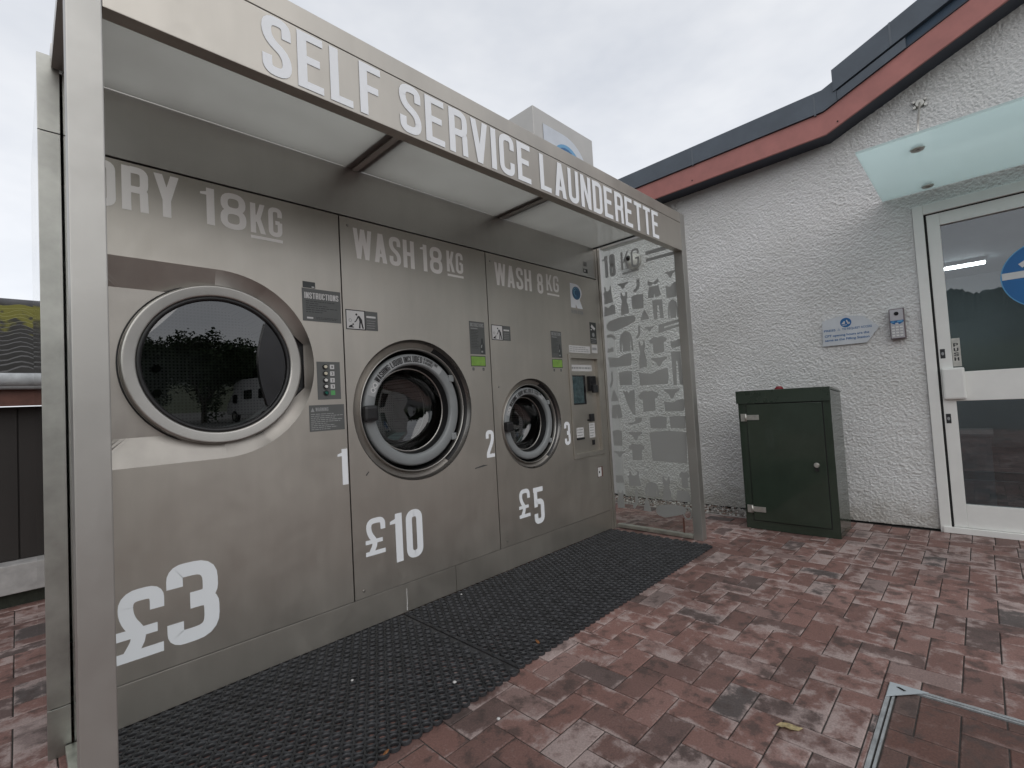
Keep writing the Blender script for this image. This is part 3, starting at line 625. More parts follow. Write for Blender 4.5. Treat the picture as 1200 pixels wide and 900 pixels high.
L_ = [('tank',2.298,2.199,1.909,2.058),('short',2.301,2.183,1.804,1.895),('pant',2.153,2.044,2.006,2.059),('dress',2.137,2.053,1.788,1.978),('sock',2.006,1.942,1.954,2.058),('sq',2.027,1.917,1.815,1.935),('bra',1.875,1.776,1.98,2.041),('shorts',1.878,1.764,1.881,1.973),('pant',1.718,1.635,2.004,2.061),('side',1.724,1.635,1.851,1.974),('trou',1.843,1.754,1.703,1.86),('long',1.716,1.635,1.692,1.838),('cone',1.957,1.877,1.716,1.799),('board',2.29,1.997,1.663,1.776),('bend',2.29,2.198,1.591,1.647),('short',2.29,2.228,1.489,1.532),('long',2.165,2.04,1.481,1.653),('sock',2.008,1.965,1.572,1.675),('pant',1.925,1.841,1.615,1.656),('fold',1.807,1.635,1.59,1.676),('tee',1.897,1.737,1.432,1.569),('dress',1.998,1.923,1.328,1.551),('trou',1.716,1.635,1.167,1.432),('pant',1.889,1.748,1.327,1.401),('side',1.716,1.635,1.464,1.528),('side',2.29,2.06,1.359,1.467),('sock',2.29,2.25,1.185,1.328),('sq',2.192,2.067,1.198,1.319),('side',2.012,1.746,1.186,1.314),('cone',2.285,2.213,1.071,1.172),('shorts',2.29,2.183,0.921,1.04),('leg',2.165,2.054,0.945,1.157),('tee',2.026,1.84,0.972,1.143),('pant',1.798,1.667,1.066,1.145),('side',1.804,1.635,0.97,1.065),('sq',1.936,1.788,0.837,0.933),('sq',1.766,1.635,0.837,0.935),('sock',2.14,2.004,0.869,0.928),('sq',2.29,2.2,0.69,0.826),('pant',2.138,2.007,0.741,0.81),('tee',2.147,1.994,0.573,0.715),('sq',1.945,1.635,0.57,0.82),('pant',2.29,2.179,0.593,0.647),('tank',2.176,2.045,0.36,0.482),('shorts',2.29,2.208,0.376,0.441),('tee',1.72,1.635,0.38,0.507),('long',2.016,1.897,0.29,0.408),('dress',1.869,1.788,0.267,0.458),('shorts',1.756,1.635,0.272,0.359),('dress',2.29,2.213,0.165,0.317),('sock',2.14,2.087,0.175,0.334),('cone',2.042,1.974,0.167,0.286),('board',1.938,1.68,0.134,0.243)]
bm = B()
for (kd, ya, yb, za, zb) in L_:
    pts = [(-(ya+(yb-ya)*a), za+(zb-za)*b_) for a, b_ in SH[kd]]
    poly(bm, GLP, [tuple(p_) for p_ in rounded([Vector(p_) for p_ in pts], .012, True)] if kd in ('board', 'tee', 'side', 'bend') else pts, .0004)
text(bm, GLP, '18', -2.285, -2.155, 2.135, 2.325, .16, .40, .10, .0004); text(bm, GLP, 'KG', -2.102, -1.930, 2.165, 2.315, .13, .40, .08, .0004)
rect(bm, GLP, -2.095, 2.128, -1.942, 2.142, .0004); rect(bm, GLP, -1.874, 2.235, -1.635, 2.265, .0004); rect(bm, GLP, -1.874, 2.180, -1.635, 2.206, .0004)
obj('printed_film', bm, film, g)
# ring at the foot of the printed shape by the post
bm = B(); 
for k in range(20):
    a, b_ = 2*math.pi*k/20, 2*math.pi*(k+1)/20; c0, c1 = -1.672, .19
    poly(bm, GLP, [(c0+.036*math.cos(a), c1+.05*math.sin(a)), (c0+.036*math.cos(b_), c1+.05*math.sin(b_)), (c0+.026*math.cos(b_), c1+.038*math.sin(b_)), (c0+.026*math.cos(a), c1+.038*math.sin(a))], .0008)
obj('printed_ring', bm, film, g)

# ------------------------------------------------------------------ machine fronts
def hole_panel(bm, rc, cx, cz, fn, y=2.296, dep=.012, n=96, edges=True, mi=0):
    """plate with a star-shaped hole; fn(angle)->radius"""
    x0, x1, z0, z1 = rc
    ang = [2*math.pi*k/n for k in range(n)] + [math.atan2(zc-cz, xc-cx) % (2*math.pi) for xc in (x0, x1) for zc in (z0, z1)]
    ang = sorted(ang); ang = [a for i, a in enumerate(ang) if i == 0 or a-ang[i-1] > 1e-5]
    I, O = [], []
    for a in ang:
        c_, s_ = math.cos(a), math.sin(a); rr = fn(a)
        tx = ((x1-cx) if c_ > 0 else (x0-cx))/c_ if abs(c_) > 1e-9 else 1e9; tz = ((z1-cz) if s_ > 0 else (z0-cz))/s_ if abs(s_) > 1e-9 else 1e9
        tt = min(tx, tz); I.append((cx+rr*c_, cz+rr*s_)); O.append((cx+tt*c_, cz+tt*s_))
    Iv = [bm.verts.new((a, y, b_)) for a, b_ in I]; Ov = [bm.verts.new((a, y, b_)) for a, b_ in O]; m_ = len(I)
    for k in range(m_):
        q = bm.faces.new([Ov[k], Ov[(k+1) % m_], Iv[(k+1) % m_], Iv[k]]); q.material_index = mi
    if edges:
        Bv = [bm.verts.new((a, y+dep, b_)) for a, b_ in O]
        for k in range(m_): q = bm.faces.new([Ov[(k+1) % m_], Ov[k], Bv[k], Bv[(k+1) % m_]]); q.material_index = mi
    bmesh.ops.recalc_face_normals(bm, faces=bm.faces)
    return I
def sticker(name, parent, u0, u1, v0, v1, mats, draw=None, th=.0008):
    bm = B(); rect(bm, FRONT, u0, v0, u1, v1, th)
    if draw: draw(bm)
    return obj(name, bm, mats, parent)
def screw(parent, u, v):
    bm = B(); cyl(bm, (u, 2.2955, v), (u, 2.292, v), .0075, 14, .0055); obj('screw', bm, steel_ring, parent)

# --- tumble dryer
dry = thing('tumble_dryer', 'large tumble dryer set into the kiosk front, tree reflections in its round door, £3 below', 'tumble dryer', (.65, 2.3, .165))
DX, DZ = .600, 1.340
def rim1(a):
    c_, s_ = math.cos(a), math.sin(a)
    if c_ >= 0: return .401
    # straight sides running left until x = .17
    t1 = .401/abs(s_) if abs(s_) > 1e-6 else 9; t2 = (DX-.172)/abs(c_)
    return min(t1, t2)
bm = B(); rim = hole_panel(bm, (.134, 1.1535, .165, 2.112), DX, DZ, rim1); obj('front_panel', bm, steel, dry)
def oct1(a):
    c_, s_ = math.cos(a), math.sin(a); best = 9
    P = []
    for nx, nz_, d in ((0, 1, .29), (0, -1, .29), (1, 0, .374), (-1, 0, .428)):
        q = c_*nx+s_*nz_
        if q > 1e-6: best = min(best, d/q)
    nx, nz_ = .185, .214; L0 = math.hypot(nx, nz_); nx /= L0; nz_ /= L0; d = .160*nx+.29*nz_
    for sg in (1, -1):
        q = c_*nx+s_*nz_*sg
        if q > 1e-6: best = min(best, d/q)
    return best
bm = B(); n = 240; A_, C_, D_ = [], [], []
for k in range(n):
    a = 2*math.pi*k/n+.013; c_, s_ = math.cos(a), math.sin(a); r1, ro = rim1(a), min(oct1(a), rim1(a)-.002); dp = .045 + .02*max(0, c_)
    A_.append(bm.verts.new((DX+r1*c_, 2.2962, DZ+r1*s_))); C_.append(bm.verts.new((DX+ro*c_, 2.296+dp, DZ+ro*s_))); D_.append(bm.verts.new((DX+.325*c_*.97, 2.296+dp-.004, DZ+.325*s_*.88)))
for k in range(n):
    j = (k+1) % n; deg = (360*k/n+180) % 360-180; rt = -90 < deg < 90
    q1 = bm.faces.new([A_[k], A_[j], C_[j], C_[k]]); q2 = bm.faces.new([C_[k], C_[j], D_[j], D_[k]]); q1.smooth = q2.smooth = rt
    if -58 < deg < 60: q2.material_index = 2      # right side of the floor blackened, shade put into the colour
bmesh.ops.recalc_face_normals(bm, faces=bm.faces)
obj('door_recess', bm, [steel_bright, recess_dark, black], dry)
door = thing('x', 'x', 'x') if False else None
bm = B(); Yd = 2.296
lathe(bm, DX+.004, DZ-.003, [(.336, Yd+.05), (.336, Yd+.006), (.3345, Yd+.001), (.333, Yd-.001), (.330, Yd-.0026), (.328, Yd-.0028), (.325, Yd-.0026), (.296, Yd+.0006), (.293, Yd+.0009), (.291, Yd+.0016), (.288, Yd+.004), (.285, Yd+.009), (.284, Yd+.028)], 128)
dd = obj('door', bm, steel_ring, dry)
bm = B(); lathe(bm, DX+.004, DZ-.003, [(.286, Yd+.006), (.282, Yd+.003), (.272, Yd+.006), (.268, Yd+.020)], 96); obj('gasket', bm, black, dd)
bm = B(); lathe(bm, DX+.004, DZ-.003, [(.270, Yd+.016), (.2, Yd+.0145), (.1, Yd+.0135), (.001, Yd+.0133)], 96); obj('glass', bm, glass_drum, dd)
bm = B(); lathe(bm, DX+.004, DZ-.003, [(.338, Yd+.040), (.343, Yd+.034), (.344, Yd+.046)], 96); obj('rim_seal', bm, black, dd)
def fold(P_, name, rad=.0028, mm=None):
    bm = B()
    for a_, b_ in zip(P_, P_[1:]): cyl(bm, a_, b_, rad, 6)
    obj(name, bm, mm or black, dry)
fold([(DX+.160, 2.349, DZ+.291), (DX+.374, 2.358, DZ+.106), (DX+.374, 2.358, DZ-.106), (DX+.160, 2.349, DZ-.291)], 'recess_fold', .004)
pts = [(.262*math.cos(R(a)), .262*math.sin(R(a))) for a in range(-46, 47, 4)] + [(.262*math.cos(R(46))+.0-.035*math.sin(math.pi*k/10), .188-.376*k/10) for k in range(1, 10)]
bm = B(); slab(bm, Plane((DX+.004, Yd+.014, DZ-.003), (1, 0, 0), (0, 0, 1), (0, -1, 0)), pts, 0, .014); obj('handle', bm, plastic_black, dd)
bm = B(); lathe(bm, DX, DZ, [(.36, Yd+.07), (.30, Yd+.075), (.27, Yd+.08)], 64); lathe(bm, DX, DZ, [(.40, Yd+.08), (.40, Yd+.62)], 64); lathe(bm, DX, DZ, [(.40, Yd+.62), (.02, Yd+.62), (.001, Yd+.62)], 64); obj('drum', bm, drum_m, dry)
for (a, b_) in ((-.12, .03), (-.12, -.09), (.03, -.09)):
    bm = B(); cyl(bm, (DX+a, Yd+.61, DZ+b_), (DX+a, Yd+.60, DZ+b_), .018, 14); obj('drum_bolt', bm, black, dry)
bm = B(); text(bm, FRONT, 'DRY', .185, .470, 1.925, 2.098); text(bm, FRONT, '18', .545, .722, 1.930, 2.088, gapx=.10); text(bm, FRONT, 'KG', .738, .876, 1.934, 2.070, .15); rect(bm, FRONT, .737, 1.908, .876, 1.922)
obj('capacity_lettering', bm, vinyl_pale, dry)
bm = B(); text(bm, FRONT, '£', .236, .386, .236, .488, .19); text(bm, FRONT, '3', .390, .571, .238, .541, .19); obj('price_lettering', bm, vinyl_white, dry)
bm = B(); text(bm, FRONT, '1', 1.098, 1.150, .745, .922, .22); obj('machine_number', bm, vinyl_white, dry)
def d1(bm):
    text(bm, FRONT, 'INSTRUCTIONS', .966, 1.137, 1.662, 1.692, .15, .38, .06, .0013, 1)
    microlines(bm, FRONT, .972, 1.13, 1.592, 1.655, 6, .0040, .0013, 2, .6, 3); rect(bm, FRONT, .975, 1.564, 1.005, 1.572, .0013, 1); microlines(bm, FRONT, 1.02, 1.13, 1.562, 1.575, 2, .003, .0013, 2, .2, 4)
    rect(bm, FRONT, .960, 1.7135, 1.021, 1.744, .0008, 2); rect(bm, FRONT, 1.003, 1.717, 1.016, 1.722, .0013, 1)
sticker('instruction_sticker', dry, .955, 1.1480, 1.552, 1.7112, [sticker_grey, sticker_white, sticker_dark], d1)
def d2(bm):
    for i, (z, mm) in enumerate(((1.331, 1), (1.298, 1), (1.265, 1), (1.234, 1), (1.203, 2))):
        rect(bm, FRONT, 1.078, z-.011, 1.100, z+.011, .0013, mm)
        if mm == 1: text(bm, FRONT, '4321'[i], 1.085, 1.093, z-.006, z+.006, .3, .6, .05, .0018, 3) if '4321'[i] in '321' else rect(bm, FRONT, 1.086, z-.005, 1.092, z+.005, .0018, 3)
cpn = sticker('control_panel', dry, 1.012, 1.130, 1.171, 1.356, [sticker_grey, sticker_white, grn_print, ink], d2)
for i, z in enumerate((1.331, 1.298, 1.265, 1.234, 1.203)):
    bm = B(); cyl(bm, (1.053, 2.2952, z), (1.053, 2.289, z), .0125, 18, mi=1); cyl(bm, (1.053, 2.2889, z), (1.053, 2.283, z), .0085, 18, .0075)
    obj('button', bm, [cream_btn if i < 2 else white_btn if i < 4 else green_btn, plastic_black], cpn)
def d3(bm):
    text(bm, FRONT, 'WARNING', .998, 1.062, 1.115, 1.133, .17, .40, .06, .0013, 1); poly(bm, FRONT, [(.975, 1.113), (.993, 1.113), (.984, 1.134)], .0013, 1)
    microlines(bm, FRONT, .975, 1.135, 1.024, 1.106, 9, .0033, .0013, 1, .6, 5)
sticker('warning_sticker', dry, .967, 1.143, 1.019, 1.145, [sticker_grey, line_pale], d3)

def bottle(bm, u, v, h, mi, mi2):
    w_ = h*.36; poly(bm, FRONT, [(u-w_/2, v), (u+w_/2, v), (u+w_/2, v+h*.55), (u+w_*.25, v+h*.74), (u+w_*.25, v+h*.88), (u+w_*.16, v+h), (u-w_*.16, v+h), (u-w_*.25, v+h*.88), (u-w_*.25, v+h*.74), (u-w_/2, v+h*.55)], .0018, mi)
    rect(bm, FRONT, u-w_*.34, v+h*.08, u+w_*.10, v+h*.20, .0022, mi2); poly(bm, FRONT, [(u-w_*.38, v+h*.38), (u-w_*.12, v+h*.40), (u-w_*.02, v+h*.62), (u-w_*.3, v+h*.55)], .0022, mi2)
def instr(parent, u0, u1, v0, v1, seed):
    def dr(bm):
        text(bm, FRONT, 'INSTRUCTIONS', u0+.008, u1-.008, v1-.034, v1-.010, .15, .38, .06, .0013, 1)
        rect(bm, FRONT, u0+.010, v1-.048, u0+.07, v1-.043, .0013, 1)
        microlines(bm, FRONT, u0+.012, u0+.085, v0+.035, v1-.055, 12, .0034, .0013, 2, .4, seed); bottle(bm, u1-.026, v0+.004, .10, 2, 1)
    sticker('instruction_sticker', parent, u0, u1, v0, v1, [sticker_grey, line_pale, sticker_dark], dr)
    bm = B(); rect(bm, FRONT, u0, v0-.078, u1-.003, v0-.010, .0008); rect(bm, FRONT, u0+.004, v0-.073, u1-.007, v0-.015, .0012, 1); obj('dispenser_label', bm, [sticker_dark, green_label], parent)
    for a in (u0+.018, u1-.026):
        bm = B(); rect(bm, FRONT, a-.008, v0-.104, a+.008, v0-.086, .0008); rect(bm, FRONT, a-.004, v0-.099, a+.003, v0-.091, .0012, 1)
        obj('marker_label', bm, [sticker_dark, line_pale], parent)
def childsign(parent, u0, u1, u2, v0, v1):
    def dr(bm):
        rect(bm, FRONT, u0+.005, v0+.005, u1-.006, v1-.005, .0012, 1)
        s = (v1-v0)
        def g(pts, mi=2): poly(bm, FRONT, [(u0+a*(u1-u0), v0+b_*s) for a, b_ in pts], .0017, mi)
        disc(bm, FRONT, u0+.54*(u1-u0), v0+.77*s, .0058, .0017, 14, 2)
        g([(.60,.72),(.70,.70),(.82,.52),(.84,.36),(.90,.08),(.82,.08),(.76,.34),(.74,.34),(.72,.08),(.64,.08),(.68,.42),(.66,.56)])
        g([(.60,.70),(.64,.62),(.52,.42),(.44,.36),(.42,.40),(.50,.47)])
        disc(bm, FRONT, u0+.36*(u1-u0), v0+.27*s, .0045, .0017, 12, 2); g([(.12,.10),(.38,.10),(.40,.14),(.32,.16),(.34,.24),(.26,.24),(.16,.18)])
        for k in range(10): a, b_ = 2*math.pi*k/10, 2*math.pi*(k+1)/10; poly(bm, FRONT, [(u0+.22*(u1-u0)+.009*math.cos(a), v0+.46*s+.009*math.sin(a)), (u0+.22*(u1-u0)+.009*math.cos(b_), v0+.46*s+.009*math.sin(b_)), (u0+.22*(u1-u0)+.006*math.cos(b_), v0+.46*s+.006*math.sin(b_)), (u0+.22*(u1-u0)+.006*math.cos(a), v0+.46*s+.006*math.sin(a))], .0017, 4)
        rect(bm, FRONT, u1, v0+.001, u2, v1-.001, .0008, 3)
        rect(bm, FRONT, u1+.006, v1-.036, u2-.012, v1-.026, .0013, 1); microlines(bm, FRONT, u1+.008, u2-.008, v0+.008, v1-.045, 4, .003, .0013, 4, .4, 9)
    sticker('child_safety_sticker', parent, u0, u1, v0, v1, [ink, sticker_white, ink, sticker_grey, line_pale], dr)

def washer(name, label, cx, cz, R0, parts_fn, panel_fn, base):
    th = thing(name, label, 'washing machine', base, 'washing machines in the kiosk front')
    bm = B(); panel_fn(bm, cx, cz, R0); fp = obj('front_panel', bm, steel, th)
    k = R0/.397; n = 96; Yp = 2.296
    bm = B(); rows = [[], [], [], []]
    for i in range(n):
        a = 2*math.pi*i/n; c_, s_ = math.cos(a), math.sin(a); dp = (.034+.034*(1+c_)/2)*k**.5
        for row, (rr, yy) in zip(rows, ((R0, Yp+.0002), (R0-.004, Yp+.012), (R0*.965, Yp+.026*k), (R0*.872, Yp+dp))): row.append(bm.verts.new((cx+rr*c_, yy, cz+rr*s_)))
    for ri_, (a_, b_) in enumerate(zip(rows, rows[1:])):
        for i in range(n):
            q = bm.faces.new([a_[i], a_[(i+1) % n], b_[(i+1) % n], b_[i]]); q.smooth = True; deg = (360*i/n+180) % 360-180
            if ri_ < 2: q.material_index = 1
            if -58 < deg < 66: q.material_index = 1 if ri_ < 2 else 2  # right wedge of the recess floor painted black to stand in for shade
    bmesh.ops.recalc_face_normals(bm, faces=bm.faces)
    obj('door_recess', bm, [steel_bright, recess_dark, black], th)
    bm = B(); rr = R0*.872; lathe(bm, cx, cz, [(rr+.004, Yp+.045), (rr+.003, Yp+.020), (rr, Yp+.016), (rr-.004, Yp+.020), (rr-.005, Yp+.05)], 96); obj('recess_lip', bm, steel_ring, th)
    bm = B(); lathe(bm, cx, cz, [(R0*.868, Yp+.045), (R0*.85, Yp+.15), (R0*.70, Yp+.16)], 72); obj('door_seal', bm, black, th)
    ro, ri = R0*.806, R0*.640; Yr = Yp+.030
    bm = B(); lathe(bm, cx, cz, [(ro-.012, Yr+.09), (ro-.002, Yr+.05), (ro, Yr+.02), (ro-.003, Yr+.006), (ro-.012, Yr), (ri+.010, Yr-.001), (ri+.003, Yr+.004), (ri, Yr+.012), (ri-.004, Yr+.04)], 96); rg = obj('door', bm, ringgrey, th)
    bm = B(); lathe(bm, cx, cz, [(ro-.013, Yr-.0010), (ri+.012, Yr-.0020)], 60, 48, 163); lb = obj('ring_label', bm, labelgrey, rg) if False else obj('ring_label', bm, labelgrey, th)
    bm = B(); w_ = ro-ri
    arctext(bm, 'WASHING LIQUID INCLUDED', cx, cz, Yr-.0036, 146, 78, ri+w_*.27, ri+w_*.80, .15, .40, .07)
    arctext(bm, 'NO ADDITIONAL LIQUID', cx, cz, Yr-.0036, 76, 56, ri+w_*.56, ri+w_*.80, .14, .40, .07); arctext(bm, 'IS REQUIRED', cx, cz, Yr-.0036, 76, 62, ri+w_*.27, ri+w_*.50, .14, .40, .07)
    obj('ring_lettering', bm, ink, th)
    bm = B()
    for a in (156.5, 150.5):
        a_ = R(a); rr = (ro+ri)/2; q = Plane((cx+rr*math.cos(a_), Yr-.0022, cz+rr*math.sin(a_)), (1, 0, 0), (0, 0, 1), (0, -1, 0)); disc(bm, q, 0, 0, w_*.22, .0, 16, 0); disc(bm, q, 0, 0, w_*.13, .0005, 12, 1)
    obj('ring_symbol', bm, [sticker_white, ringgrey], th)
    # sleeve and bowl
    bm = B(); lathe(bm, cx, cz, [(ri-.001, Yr+.020), (ri-.012, Yr+.055), (ri-.020, Yr+.085)], 96); obj('door_sleeve', bm, black, th)
    bm = B(); lathe(bm, cx, cz, [(ri-.017, Yr+.072), (ri-.027, Yr+.10), (ri*.80, Yr+.150), (ri*.70, Yr+.165), (ri*.35, Yr+.178), (.001, Yr+.182)], 96); obj('glass_bowl', bm, glass_wash, th)
    bm = B()
    for rr, yy in ((ri-.012, Yr+.060), (ri*.84, Yr+.21)): lathe(bm, cx, cz, [(rr, yy), (rr-.004, yy-.003), (rr-.008, yy)], 72)
    obj('trim_ring', bm, steel_ring, th)
    bm = B(); lathe(bm, cx, cz, [(ri*.84, Yr+.20), (ri*1.05, Yr+.26), (ri*1.15, Yr+.32), (ri*1.15, Yr+.68), (.001, Yr+.68)], 72); obj('drum', bm, drum_m, th)
    # handle, hinges
    hx, hz = cx-(ro+ri)/2-.014, cz-.008; s = k
    bm = B(); box(bm, hx-.036*s, hx+.046*s, Yr-.042, Yr-.003, hz-.042*s, hz+.042*s, .017*s); obj('handle', bm, black, th)
    for sg in (1, -1):
        a = R(33*sg); q = (cx+(ro+.004)*math.cos(a), cz+(ro+.004)*math.sin(a)); bm = B(); box(bm, q[0]-.020*s, q[0]+.018*s, Yr-.004, Yr+.05, q[1]-.021*s, q[1]+.021*s, .006); obj('hinge', bm, ringgrey, th)
    parts_fn(th); return th

# --- 18 kg washer
def pf2(bm, cx, cz, R0): hole_panel(bm, (1.1605, 2.1685, .165, 2.112), cx, cz, lambda a: R0)
def parts2(th):
    bm = B(); text(bm, FRONT, 'WASH', 1.232, 1.610, 1.905, 2.066); text(bm, FRONT, '18', 1.652, 1.812, 1.905, 2.064, gapx=.10); text(bm, FRONT, 'KG', 1.846, 1.976, 1.932, 2.062, .15); rect(bm, FRONT, 1.848, 1.904, 1.976, 1.918); obj('capacity_lettering', bm, vinyl_pale, th)
    bm = B(); text(bm, FRONT, '£', 1.228, 1.345, .362, .548, .16, .42); text(bm, FRONT, '10', 1.372, 1.578, .288, .545, .155, .40, .08); obj('price_lettering', bm, vinyl_white, th)
    bm = B(); text(bm, FRONT, '2', 2.090, 2.163, .762, .936, .16); obj('machine_number', bm, vinyl_white, th)
    childsign(th, 1.172, 1.282, 1.354, 1.526, 1.630); instr(th, 2.000, 2.130, 1.427, 1.638, 11)
    for p_ in ((1.205, 2.072), (1.209, .199)): screw(th, *p_)
    bm = B(); poly(bm, FRONT, [(1.985, .705), (2.07, .712), (2.10, .716), (2.06, .722), (1.99, .712)], .0006); obj('scuff', bm, ink_mid, th); bm = B(); poly(bm, FRONT, [(1.245, .775), (1.262, .792), (1.266, .788), (1.25, .770)], .0006); obj('scuff', bm, ink_mid, th)
washer('washing_machine', 'bigger 18 kg washer in the middle bay, £10 printed below its grey ringed door', 1.588, 1.098, .397, parts2, pf2, (1.66, 2.3, .165))
# --- 8 kg washer
PT = (2.997, 3.424, .640, 1.462)    # opening of the pay terminal
def pf3(bm, cx, cz, R0):
    hole_panel(bm, (2.1755, PT[0], .165, 2.112), cx, cz, lambda a: R0, edges=False)
    for rc in ((PT[0], 3.4585, PT[3], 2.112), (PT[0], 3.4585, .165, PT[2]), (PT[1], 3.4585, PT[2], PT[3])): rect(bm, FRONT, rc[0], rc[2], rc[1], rc[3], 0)
    for (a, b_, c_, d_) in ((2.1755, 2.177, .165, 2.112), (3.457, 3.4585, .165, 2.112)): box(bm, a, b_, 2.2962, 2.308, c_, d_)
    bmesh.ops.remove_doubles(bm, verts=bm.verts, dist=1e-5)
def logo(bm, pl, u0, u1, v0, v1, mi=(0, 1, 2), h=.0010):
    w_, H = u1-u0, v1-v0
    top = [(u0, v0), (u0, v1), (u0+w_*.45, v1)] + [(u0+w_*.45+w_*.55*math.sin(R(a)), v1-H*.33+H*.33*math.cos(R(a))) for a in range(10, 131, 10)] + [(u0+w_*.80, v0+H*.36), (u1+w_*.02, v0), (u0+w_*.55, v0), (u0+w_*.42, v0+H*.16), (u0+w_*.40, v0)]
    poly(bm, pl, top, h, mi[0])
    c_ = (u0+w_*.52, v0+H*.62); disc(bm, pl, c_[0], c_[1], w_*.36, h+.0006, 32, mi[1], H*.27)
    for (r0, a0, a1) in ((.27, 20, 200), (.17, 60, 260)):
        for a in range(a0, a1, 15):
            s_ = math.sin(math.pi*(a-a0)/(a1-a0))*.035+.004
            def q(ang, rr): return (c_[0]+w_*rr*math.cos(R(ang)), c_[1]+H*.76*rr*math.sin(R(ang)))
            poly(bm, pl, [q(a, r0), q(a+15, r0), q(a+15, r0+s_), q(a, r0+s_)], h+.0012, mi[2])
def parts3(th):
    bm = B(); text(bm, FRONT, 'WASH', 2.252, 2.622, 1.905, 2.060); text(bm, FRONT, '8', 2.684, 2.752, 1.903, 2.052); text(bm, FRONT, 'KG', 2.790, 2.940, 1.936, 2.062, .15); rect(bm, FRONT, 2.795, 1.904, 2.940, 1.918); obj('capacity_lettering', bm, vinyl_pale, th)
    bm = B(); text(bm, FRONT, '£', 2.361, 2.475, .318, .508, .16, .42); text(bm, FRONT, '5', 2.510, 2.620, .248, .500, .16, .40); obj('price_lettering', bm, vinyl_white, th)
    bm = B(); text(bm, FRONT, '3', 2.900, 2.975, .762, .936, .16); obj('machine_number', bm, vinyl_white, th)
    childsign(th, 2.193, 2.300, 2.372, 1.528, 1.631); instr(th, 2.806, 2.932, 1.428, 1.631, 12)
    for p_ in ((2.234, .202), (2.234, 1.215), (2.215, 2.06)): screw(th, *p_)
washer('washing_machine', 'smaller 8 kg washer right of the middle one, £5 printed below its door', 2.553, .953, .318, parts3, pf3, (2.62, 2.3, .165))
# emblem stickers and notices on the right part of the front: on the pay terminal
pay = thing('pay_terminal', 'recessed card pay terminal with dark screen beside the smallest washer', 'pay terminal', (3.21, 2.3, .64))
bm = B(); x0, x1, z0, z1 = PT
x0 += .002; x1 -= .002; z0 += .002; z1 -= .002; fw = .030
for (a, b_, c_, d_) in ((x0, x0+fw, z0, z1), (x1-fw-.004, x1, z0, z1), (x0+fw, x1-fw-.004, z1-fw, z1), (x0+fw, x1-fw-.004, z0, z0+fw+.006)): box(bm, a, b_, 2.285, 2.33, c_, d_, .0015)
obj('surround', bm, steel, pay)
PB = Plane((0, 2.318, 0), (1, 0, 0), (0, 0, 1), (0, -1, 0))
bm = B(); box(bm, x0+fw-.004, x1-fw, 2.318, 2.33, z0+fw, z1-fw+.004); obj('back_plate', bm, steel, pay)
bm = B(); box(bm, 3.050, 3.236, 2.312, 2.3178, 1.062, 1.296, .001); scr = obj('screen', bm, [lens_m], pay)
bm = B(); rect(bm, PB, 3.060, 1.072, 3.205, 1.286, .0068); obj('display', bm, mat('screen_glass', (.045, .075, .082), .10, 0, .5, 30), scr)
bm = B(); box(bm, 3.262, 3.352, 2.285, 2.3178, 1.168, 1.290, .006); box(bm, 3.272, 3.342, 2.262, 2.2848, 1.150, 1.215, .008); cr_ = obj('card_reader', bm, plastic_black, pay)
bm = B(); rect(bm, Plane((0, 2.2835, 0), (1, 0, 0), (0, 0, 1), (0, -1, 0)), 3.270, 1.225, 3.345, 1.280, .0005); obj('reader_screen', bm, lens_m, cr_)
bm = B(); box(bm, 3.262, 3.318, 2.300, 2.3178, .918, .980, .004); cyl(bm, (3.245, 2.317, .930), (3.245, 2.308, .930), .008, 12); obj('coin_slot', bm, plastic_black, pay)
def notice(u0, u1, v0, v1, pl, n, seed, mm=None):
    bm = B(); rect(bm, pl, u0, v0, u1, v1, .001); microlines(bm, pl, u0+.008, u1-.008, v0+.006, v1-.006, n, (v1-v0)/n*.3, .0014, 1, .3, seed); obj('notice', bm, [mm or sticker_white, line_pale], pay)
notice(3.052, 3.345, 1.330, 1.382, PB, 1, 3); notice(3.083, 3.178, .800, .878, PB, 3, 4); notice(3.255, 3.335, .785, .905, PB, 5, 5)
bm = B(); box(bm, 3.083, 3.178, 2.309, 2.3178, .782, .797, .001); obj('ticket_slot', bm, plastic_black, pay); bm = B(); box(bm, 3.288, 3.316, 2.309, 2.3178, .725, .766, .002); obj('coin_return', bm, plastic_black, pay)
notice(3.022, 3.305, 1.475, 1.533, FRONT, 3, 6); notice(3.330, 3.412, 1.482, 1.552, FRONT, 1, 7)
bm = B(); rect(bm, FRONT, 3.305, .458, 3.377, .541, .0008); rect(bm, FRONT, 3.308, .462, 3.360, .537, .0012, 1); disc(bm, FRONT, 3.330, .498, .009, .0016, 14, 2); obj('warning_sticker', bm, [fascia_brown, sticker_white, ink], pay)
bm = B(); rect(bm, FRONT, 3.320, 1.560, 3.412, 1.739, .0008); FR = [(3.335, 1.700), (3.385, 1.672), (3.398, 1.690), (3.350, 1.722)]; poly(bm, FRONT, FR, .0013, 1); rect(bm, FRONT, 3.332, 1.672, 3.350, 1.682, .0013, 1); disc(bm, FRONT, 3.366, 1.635, .018, .0013, 18, 2); rect(bm, FRONT, 3.328, 1.597, 3.405, 1.604, .0013, 2); microlines(bm, FRONT, 3.33, 3.40, 1.565, 1.59, 2, .004, .0013, 2, .3, 8)
obj('camera_notice', bm, [sticker_dark, sticker_white, line_pale], pay)
bm = B(); logo(bm, FRONT, 3.082, 3.236, 1.838, 2.036); obj('emblem', bm, [mat('emblem_white', (.82, .86, .90), .5), logo_blue, mat('emblem_light', (.20, .42, .60), .4)], pay)
bm = B(); text(bm, FRONT, 'REVOLUTION', 3.085, 3.240, 1.792, 1.820, .15, .38, .07); obj('emblem_lettering', bm, line_pale, pay)

